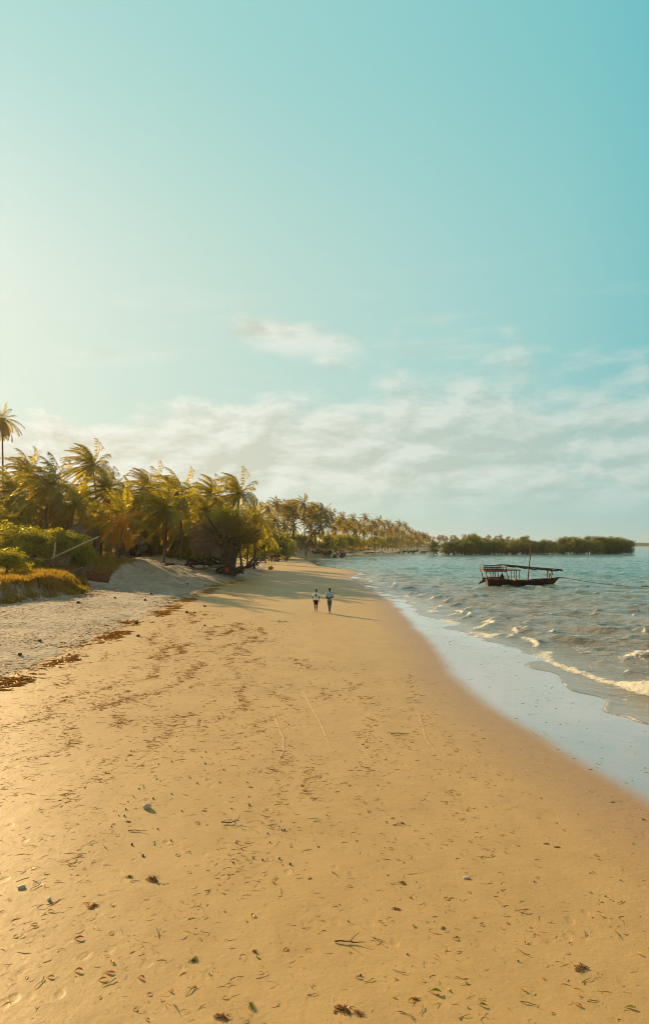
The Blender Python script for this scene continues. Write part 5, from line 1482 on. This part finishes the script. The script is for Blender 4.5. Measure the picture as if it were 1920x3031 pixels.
# ------------------------------------------------------------------ wrack: strands of seaweed and leaf litter nobody could count
def ribbons(mb, x, y, ang, ln, curl, wd, lift, rng, mat=0, segs=4, var=None):
    n = len(x)
    pts_x, pts_y, a = [x], [y], ang.copy()
    for k in range(segs):
        a = a + curl / segs + rng.normal(0, .25, n)
        pts_x.append(pts_x[-1] + np.cos(a) * ln / segs); pts_y.append(pts_y[-1] + np.sin(a) * ln / segs)
    PX, PY = np.stack(pts_x, 1), np.stack(pts_y, 1)
    PZ = height(PX.ravel(), PY.ravel()).reshape(PX.shape)
    tx = np.gradient(PX, axis=1); ty = np.gradient(PY, axis=1); L = np.sqrt(tx * tx + ty * ty) + 1e-9
    nx, ny = -ty / L, tx / L
    prof = np.sin(np.linspace(.25, np.pi - .12, segs + 1))[None, :]
    w_ = wd[:, None] * prof; h_ = lift[:, None] * (prof ** .5) * rng.uniform(.5, 1.3, PX.shape)
    Lf = np.stack([PX + nx * w_, PY + ny * w_, PZ - .004], -1); Rt = np.stack([PX - nx * w_, PY - ny * w_, PZ - .004], -1); Tp = np.stack([PX, PY, PZ + h_], -1)
    V = np.stack([Lf, Tp, Rt], 2).reshape(-1, 3)
    b = (np.arange(n)[:, None] * (segs + 1) + np.arange(segs)).ravel() * 3
    f = np.concatenate([np.stack([b, b + 1, b + 4, b + 3], 1), np.stack([b + 1, b + 2, b + 5, b + 4], 1)])
    v = rng.random(n) if var is None else var
    mb.add(V, f, mat, np.repeat(np.clip(v, 0, 1), (segs + 1) * 3))


def make_wrack():
    rng = np.random.default_rng(51); mb = MB()
    # the strand line at the foot of the loose sand
    n = 4200
    y = 15 * (95 / 15) ** rng.random(n)
    x = XW(y) + .2 + rng.normal(0, .24, n) - np.abs(rng.normal(0, .7, n)) * (rng.random(n) < .35)
    k = rng.random(n) < sstep(fbm(x / .9, y / 2.2, 12, 4), .42, .66)
    x, y = x[k], y[k]; n = len(x)
    ribbons(mb, x, y, rng.uniform(0, 6.28, n), rng.uniform(.10, .50, n) * (.7 + y / 60), rng.normal(0, 1.2, n), rng.uniform(.006, .022, n) * (.6 + y / 40), rng.uniform(.012, .05, n), rng, 0, 5)
    tag(mb.build('strandline_seaweed', M['seaweed']), 'brown dry seaweed heaped along the edge of the pale loose sand', 'seaweed', kind='stuff')
    mb = MB()
    for c, dens, y0, y1, sp in ((-8.6, 1600, 13, 48, .16), (-7.3, 1900, 12, 46, .14), (-6.2, 2000, 10, 40, .13), (-5.3, 2200, 9, 42, .12), (-4.2, 1500, 9, 36, .13), (-3.3, 1200, 8, 44, .14), (-2.4, 900, 7, 30, .14),
                                (-1.2, 1000, 7, 30, .16), (-.3, 900, 6.5, 24, .14), (.9, 500, 6.5, 26, .2), (2.3, 600, 7, 26, .16), (3.3, 300, 8, 30, .16)):
        n = int(dens * 1.25); y = y0 + (y1 - y0) * rng.random(n) ** 1.3
        n2 = n // 5
        x = c + (fbm(y / 2.3, y * 0 + c, 22, 3) - .5) * 2.6 + rng.normal(0, sp * .7, n) + (rng.random(n) < .45) * rng.normal(0, .9, n)
        k = rng.random(n) < sstep(fbm(x / .8 + c, y / 2.6, 13, 3), .37, .60) * np.clip((y - 5) / 10, .22, 1)
        x, y = x[k], y[k]; n = len(x)
        ribbons(mb, x, y, rng.normal(1.0, 1.2, n), rng.uniform(.05, .20, n) * (.7 + y / 28), rng.normal(0, 2.8, n), rng.uniform(.0012, .0046, n) * (.34 + y / 22), rng.uniform(.0015, .0065, n) * (.6 + y / 22), rng, 0, 5)
    n = 19000
    y = 6.5 * (60 / 6.5) ** rng.random(n); x = rng.uniform(-1, 1, n) * (.5 * y + 1); k = (x > XW(y)) & (x < XA(y) - .3 * rng.random(n)) & (rng.random(n) < 2)
    x, y = x[k], y[k]; n = len(x)
    k = rng.random(n) < (.16 + .84 * sstep(fbm(x / 1.1, y / 1.8, 19, 4), .42, .60)) * np.interp(x, [-10, -4, 1, 5], [1, 1, .55, .35]) * np.clip((y - 4) / 10, .3, 1); x, y = x[k], y[k]; n = len(x)
    ribbons(mb, x, y, rng.uniform(0, 6.28, n), rng.uniform(.03, .14, n), rng.normal(0, 1.8, n), rng.uniform(.001, .0042, n) * (.4 + y / 16), rng.uniform(.001, .004, n) * (.6 + y / 22), rng, 0, 4)
    tag(mb.build('scattered_seaweed', M['seaweed']), 'thin wavy lines of dry seaweed strands strewn over the firm sand', 'seaweed', kind='stuff')
    mb = MB(); n = 420
    y = 13 * (60 / 13) ** rng.random(n); x = XA(y) + .1 + rng.random(n) * (XB(y) - XA(y) - .5)
    ribbons(mb, x, y, rng.normal(0, .7, n), rng.uniform(.03, .15, n), rng.normal(0, 1.0, n), rng.uniform(.002, .005, n) * (.6 + y / 22), rng.uniform(.003, .009, n), rng)
    tag(mb.build('wet_sand_litter', M['stick']), 'small dark bits of weed lying on the shining wet sand', 'litter', kind='stuff')
    # leaf litter on the loose sand
    mb = MB(); n = 24000
    y = 20 * (125 / 20) ** rng.random(n)
    lft = XD(y) + np.where(y > 74, -.8 * WD(y), .5); x = lft + (XW(y) - lft + .3) * rng.random(n)
    k = (rng.random(n) < .10 + .9 * sstep(fbm(x / 2.0, y / 3.5, 29, 4), .42, .64)) & (np.abs(x) < .55 * y + 2); x, y = x[k], y[k]; n = len(x)
    ribbons(mb, x, y, rng.uniform(0, 6.28, n), rng.uniform(.04, .16, n) * (.6 + y / 50), rng.normal(0, .8, n), rng.uniform(.006, .018, n) * (.5 + y / 38), rng.uniform(.004, .018, n), rng, 0, 2, np.clip(rng.normal(.45, .3, n), 0, 1))
    tag(mb.build('leaf_litter', M['litter']), 'red brown dead leaves littering the pale loose sand below the dunes', 'leaf litter', kind='stuff')


M['litter'] = leafmat('dead_leaves', (0.17, 0.070, 0.034), (0.36, 0.20, 0.085), 0.3, (0.35, 0.14, 0.04), 0.04, 0.0)
make_wrack()


# ------------------------------------------------------------------ single leaves, sticks, stones and tufts on the firm sand
def ground_at(px_, py_):
    z = -.1
    for _ in range(8):
        Y_ = F * (H - z) / (py_ - HOR); X_ = (px_ - CX) * Y_ / F; z = hz1(X_, Y_)
    return X_, Y_, z


def leaf_mesh(seed, mat):
    rng = np.random.default_rng(seed); n = 9; t = np.linspace(0, 1, n); m = MB()
    wv = .19 * np.sin(np.pi * np.clip(t * .96 + .02, 0, 1)) ** .8; c = rng.uniform(-.5, .5); arch = rng.uniform(.05, .22); cup = rng.uniform(.25, .7)
    cx = t - .5; cy = c * (t - .5) ** 2; cz = .03 + arch * np.sin(np.pi * t) * .5 + .10 * t * rng.uniform(0, 1)
    P = np.stack([np.stack([cx, cy + wv * s_, cz + np.abs(s_) * wv * cup], 1) for s_ in (-1, -.5, 0, .5, 1)], 1)
    i = (np.arange(n - 1)[:, None] * 5 + np.arange(4)).ravel()
    m.add(P.reshape(-1, 3), np.stack([i, i + 1, i + 6, i + 5], 1), 0, np.tile([.2, .5, .9, .5, .2], n))
    m.tube([(-.5, cy[0], .03), (-.62, cy[0] + .02, .03), (-.74, cy[0] + .06, .01)], [.014, .012, .010], 5)
    return m.mesh('leaf', M[mat], True)


LEAVES = {k: [leaf_mesh(s_ + i, k) for i in range(3)] for s_, k in ((400, 'leaf_y'), (410, 'leaf_o'), (420, 'leaf_g'))}


def twig_mesh(seed, forks):
    rng = np.random.default_rng(seed); m = MB(); n = 7
    x = np.linspace(-.5, .5, n); yv = np.cumsum(rng.normal(0, .035, n)); z = .03 + .05 * np.abs(np.sin(x * 4 + seed))
    P = np.stack([x, yv, z], 1); m.tube(P, np.linspace(.026, .010, n), 6)
    for k in range(forks):
        s = P[2 + k % 4]; a = (1 if k % 2 else -1) * rng.uniform(.5, 1.0)
        e = s + np.array([math.cos(a), math.sin(a), rng.uniform(.05, .55)]) * rng.uniform(.25, .42); m.tube([s, (s + e) / 2 + rng.normal(0, .02, 3), e], [.016, .012, .006], 5)
    return m.mesh('stick', M['stick'], True)


TWIGS = [twig_mesh(430 + k, (0, 0, 1, 2, 4)[k]) for k in range(5)]
PEB = []
for k in range(4):
    m = MB(); m.ball((0, 0, .28), (.5, .42, .36), 12, 8, 0, .3, 60 + k); PEB.append(m.mesh('pebble', M['pebble'], True))
STONE = MB().ball((0, 0, .25), (.62, .42, .42), 12, 8, 0, .45, 71).mesh('pale_stone', M['shell'], True)


def tuft_mesh(seed, mat):
    rng = np.random.default_rng(seed); m = MB()
    for k in range(34):
        a = rng.uniform(0, 6.28); l = rng.uniform(.3, 1.0); d = np.array([math.cos(a), math.sin(a) * .7, 0])
        p = np.array([d * 0, d * l * .4 + [0, 0, rng.uniform(.08, .35)], d * l * .8 + [0, 0, rng.uniform(.02, .25)], d * l + rng.normal(0, .08, 3) * [1, 1, 0] + [0, 0, .02]])
        s = np.array([-d[1], d[0], 0]) * rng.uniform(.03, .07)
        for q in range(3): m.add(np.stack([p[q] - s, p[q] + s, p[q + 1] + s * .8, p[q + 1] - s * .8]), [(0, 1, 2, 3)], 0, rng.random())
    return m.mesh('weed_tuft', M[mat])


TUFT_G, TUFT_B = tuft_mesh(441, 'leaf_g'), tuft_mesh(442, 'litter')


def lay(name, me, px_, py_, size, label, cat, group=None, rz=None, sz=1.0):
    x, y, z = ground_at(px_, py_)
    o = put(name, me, None, (x, y, z), random.uniform(0, 6.28) if rz is None else rz, (size, size, size * sz))
    return tag(o, label, cat, group)


lay('pale_stone', STONE, 437, 2393, .115, 'largest pale pointed stone on the left half of the sand', 'stone', rz=.2, sz=1.1)
lay('pale_stone', STONE, 63, 2629, .085, 'pale oval shell at the left edge of the sand', 'shell', sz=.6)
lay('blue_pebble', STONE, 146, 2665, .06, 'small bluish white pebble right of the pale oval shell', 'pebble')
lay('white_shell', STONE, 1378, 2600, .085, 'flat white shell in the middle of the bare right foreground', 'shell', sz=.4)
lay('fallen_leaf', LEAVES['leaf_o'][0], 236, 2779, .11, 'curled red brown leaf lying alone on the smooth left foreground sand', 'leaf', rz=.25)
lay('fallen_leaf', LEAVES['leaf_o'][1], 234, 2874, .10, 'left one of two tan curled leaves lying side by side in the left foreground', 'leaf', rz=.0)
lay('fallen_leaf', LEAVES['leaf_o'][2], 327, 2881, .11, 'right one of two tan curled leaves lying side by side in the left foreground', 'leaf', rz=.05)
lay('fallen_leaf', LEAVES['leaf_y'][0], 152, 2893, .08, 'yellow leaf caught in a ring of seaweed in the left foreground', 'leaf', rz=.1)
lay('fallen_leaf', LEAVES['leaf_g'][0], 1289, 2939, .13, 'dark green pointed leaf lying flat near the bottom middle', 'leaf', rz=-.1)
lay('fallen_leaf', LEAVES['leaf_g'][1], 1865, 2984, .11, 'green leaf at the bottom right corner', 'leaf', rz=-.3)
lay('weed_tuft', TUFT_G, 572, 2842, 0.082, 'bright green weed tuft with a trailing stalk in the foreground', 'weed')
lay('weed_tuft', TUFT_G, 743, 2980, 0.061, 'upright green weed tuft near the bottom edge', 'weed', sz=2.0)
lay('weed_tuft', TUFT_G, 384, 2596, 0.075, 'yellow green weed tuft beside a dark forked sprig', 'weed')
lay('weed_tuft', TUFT_B, 755, 2818, 0.048, 'dark pointed weed lump left of the forked driftwood', 'weed', sz=1.8)
lay('weed_tuft', TUFT_G, 1810, 2374, 0.068, 'green weed tuft near the wet sand on the right', 'weed')
lay('weed_tuft', TUFT_G, 1902, 2426, 0.061, 'green weed tuft at the right edge below the wet sand', 'weed')
lay('weed_tuft', TUFT_G, 1190, 2437, 0.068, 'small green weed tuft in the middle of the sand', 'weed')
lay('weed_tuft', TUFT_B, 455, 2605, 0.136, 'tangle of brown weed with a thin forked twig', 'weed', sz=1.2)
lay('weed_tuft', TUFT_B, 278, 2682, 0.109, 'flat brown weed clump with long strands on the left', 'weed', sz=.6)
lay('weed_tuft', TUFT_B, 1720, 2865, 0.136, 'sprawling brown weed with a yellow leaf on the right foreground', 'weed', sz=.5)
lay('weed_tuft', TUFT_B, 1020, 2990, 0.136, 'dark weed clump at the bottom edge left of the green leaf', 'weed', sz=.7)
lay('weed_tuft', TUFT_B, 660, 3012, 0.116, 'ring of brown weed with a dark knot at the bottom edge', 'weed', sz=.6)
lay('driftwood_stick', TWIGS[3], 1035, 2797, .36, 'forked dark driftwood stick in the lower middle of the sand', 'stick', rz=-.05)
lay('driftwood_stick', TWIGS[4], 681, 2436, .30, 'branching twig standing up from the sand in the left middle', 'stick', rz=.3, sz=1.6)
lay('driftwood_stick', TWIGS[0], 406, 2464, .30, 'straight dark stick lying level left of the branching twig', 'stick', rz=-.03)
lay('driftwood_stick', TWIGS[1], 937, 2367, .24, 'short thick dark stick in the centre of the sand', 'stick', rz=.02, sz=1.5)
lay('driftwood_stick', TWIGS[2], 938, 2428, .18, 'small forked stick just below the short thick dark stick', 'stick', rz=.9)
lay('driftwood_stick', TWIGS[0], 1185, 2176, .5, 'long thin reddish stick lying level above the wheel tracks', 'stick', rz=0)
lay('driftwood_stick', TWIGS[2], 1752, 2962, .13, 'dark cross shaped stick in the lower right corner', 'stick', rz=.3)
lay('driftwood_stick', TWIGS[1], 1375, 3012, .15, 'dark curved stick at the bottom right of centre', 'stick', rz=.5)

rng = np.random.default_rng(61)


def scatter(n, meshes, name, label, cat, group, sz, pxr, pyr, flt=None, pw=1.0, szz=1.0):
    k = 0
    while k < n:
        px_ = rng.uniform(*pxr); py_ = pyr[0] + (pyr[1] - pyr[0]) * rng.random() ** pw
        x, y, z = ground_at(px_, py_)
        if x > XA(y) - .35 or x < XW(y) + .6 or (flt and not flt(px_, py_)): continue
        lay(name, meshes[k % len(meshes)], px_, py_, rng.uniform(*sz), label, cat, group, sz=szz); k += 1


scatter(95, PEB, 'dark_pebble', 'small dark pebble among those strewn over the left half of the sand', 'pebble', 'dark pebbles strewn over the left half of the sand', (.020, .040), (330, 860), (1990, 2560), lambda a, b: fbm(a / 90, b / 60, 3, 2) > .42, szz=1.2)
scatter(22, PEB, 'dark_pebble', 'small dark pebble among the few in the right half of the sand', 'pebble', 'dark pebbles in the right half of the sand', (.015, .030), (960, 1880), (2150, 2990))
scatter(34, LEAVES['leaf_y'], 'fallen_leaf', 'small fallen yellow leaf among those on the right half of the sand', 'leaf', 'yellow leaves on the right half of the sand', (.05, .085), (980, 1910), (2260, 3025))
scatter(12, LEAVES['leaf_y'], 'fallen_leaf', 'small fallen yellow leaf among those on the left half of the sand', 'leaf', 'yellow leaves on the left half of the sand', (.05, .08), (20, 960), (2500, 3025))
scatter(40, LEAVES['leaf_o'], 'fallen_leaf', 'small fallen brown leaf among those dotted over the sand', 'leaf', 'brown leaves dotted over the sand', (.05, .09), (20, 1900), (2150, 3025))
scatter(16, LEAVES['leaf_g'], 'fallen_leaf', 'small fallen green leaf among those dotted over the sand', 'leaf', 'green leaves dotted over the sand', (.05, .09), (500, 1900), (2150, 3025))
scatter(60, TWIGS[:3], 'driftwood_stick', 'small dark twig among those scattered over the sand', 'stick', 'twigs scattered over the sand', (.07, .20), (20, 1880), (1990, 3025))
scatter(14, [TUFT_B], 'weed_tuft', 'small brown weed tuft among those dropped over the sand', 'weed', 'brown weed tufts over the sand', (.04, .09), (20, 1880), (2200, 3025), szz=.5)


HUSKS = []
for k in range(3):
    m = MB(); m.ball((0, 0, .3), (.62, .42, .38), 12, 8, 0, .35, 90 + k)
    for q in range(7): m.tube([(.3 * math.cos(q), .25 * math.sin(q), .35), (.6 * math.cos(q), .45 * math.sin(q), .25), (.85 * math.cos(q + .2), .6 * math.sin(q + .2), .02)], [.07, .05, .02], 5, False)
    HUSKS.append(m.mesh('coconut_husk', M['stick'], True))
for k, (px_, py_, sz_) in enumerate(((430, 1778, .42), (405, 1716, .45), (448, 1760, .36), (606, 1796, .34), (553, 1814, .40), (576, 1815, .26), (409, 1884, .30), (606, 1853, .26), (232, 1786, .42), (118, 1898, .28), (60, 1940, .3), (555, 1729, .5), (340, 1770, .3))):
    lay('coconut_husk', HUSKS[k % 3], px_, py_, sz_ * .5, 'dark fibrous coconut husk lying on the pale sand or at its edge', 'husk', 'coconut husks along the upper beach')


# ------------------------------------------------------------------ old wheel tracks pressed in the firm sand
def track(pts, label, wd=.024):
    P = [ground_at(*p) for p in pts]; P = np.array(P); t = np.linspace(0, 1, len(P)); tt = np.linspace(0, 1, 90)
    X_ = np.interp(tt, t, P[:, 0]); Y_ = np.interp(tt, t, P[:, 1])
    for _ in range(6): X_[1:-1] = (X_[:-2] + X_[1:-1] * 2 + X_[2:]) / 4; Y_[1:-1] = (Y_[:-2] + Y_[1:-1] * 2 + Y_[2:]) / 4
    tx, ty = np.gradient(X_), np.gradient(Y_); L = np.sqrt(tx * tx + ty * ty); nx, ny = -ty / L, tx / L
    offs = np.array([-2.2, -1.4, -.8, -.3, .3, .8, 1.4, 2.2]) * wd * .6; hh = np.array([-.010, -.0005, .0010, -.0025, -.0025, .0010, -.0005, -.010])
    fade = np.clip(np.minimum(tt, 1 - tt) * 3, 0, 1)
    X2 = X_[:, None] + nx[:, None] * offs; Y2 = Y_[:, None] + ny[:, None] * offs
    Z2 = height(X2.ravel(), Y2.ravel()).reshape(X2.shape) + (hh[None, :] + .012) * fade[:, None] - .012 + .004
    Z2[:, (0, -1)] -= .004
    o = grid(X2, Y2, Z2, 'wheel_track', M['sand'], {'wet': X2 * 0, 'dry': X2 * 0, 'soil': X2 * 0})
    tag(o, label, kind='structure')


track([(770, 1920), (757, 1990), (806, 2090), (825, 2152), (842, 2190), (838, 2228), (818, 2266), (812, 2330), (806, 2395)], 'left curving wheel track pressed into the sand')
track([(842, 1920), (868, 1990), (888, 2028), (920, 2090), (950, 2140), (969, 2190), (992, 2250), (1032, 2304)], 'middle curving wheel track pressed into the sand')
track([(1215, 2040), (1232, 2090), (1248, 2140), (1262, 2190), (1310, 2250), (1370, 2320)], 'right faint wheel track pressed into the sand', .028)



# ------------------------------------------------------------------ the hazy air between the camera and the far shore
def make_haze():
    m, t = new_mat('haze_air')
    v = t.n('ShaderNodeVolumePrincipled')
    v.inputs['Color'].default_value = (0.95, 0.93, 0.88, 1)
    v.inputs['Density'].default_value = 0.00009
    v.inputs['Anisotropy'].default_value = 0.65
    t.nt.links.new(v.outputs[0], t.n('ShaderNodeOutputMaterial').inputs['Volume'])
    mb = MB(); mb.box((0, 2400, 17), (10800, 5400, 42))
    o = mb.build('haze', m)
    tag(o, 'thin warm haze over the whole bay', 'haze', kind='stuff')


make_haze()
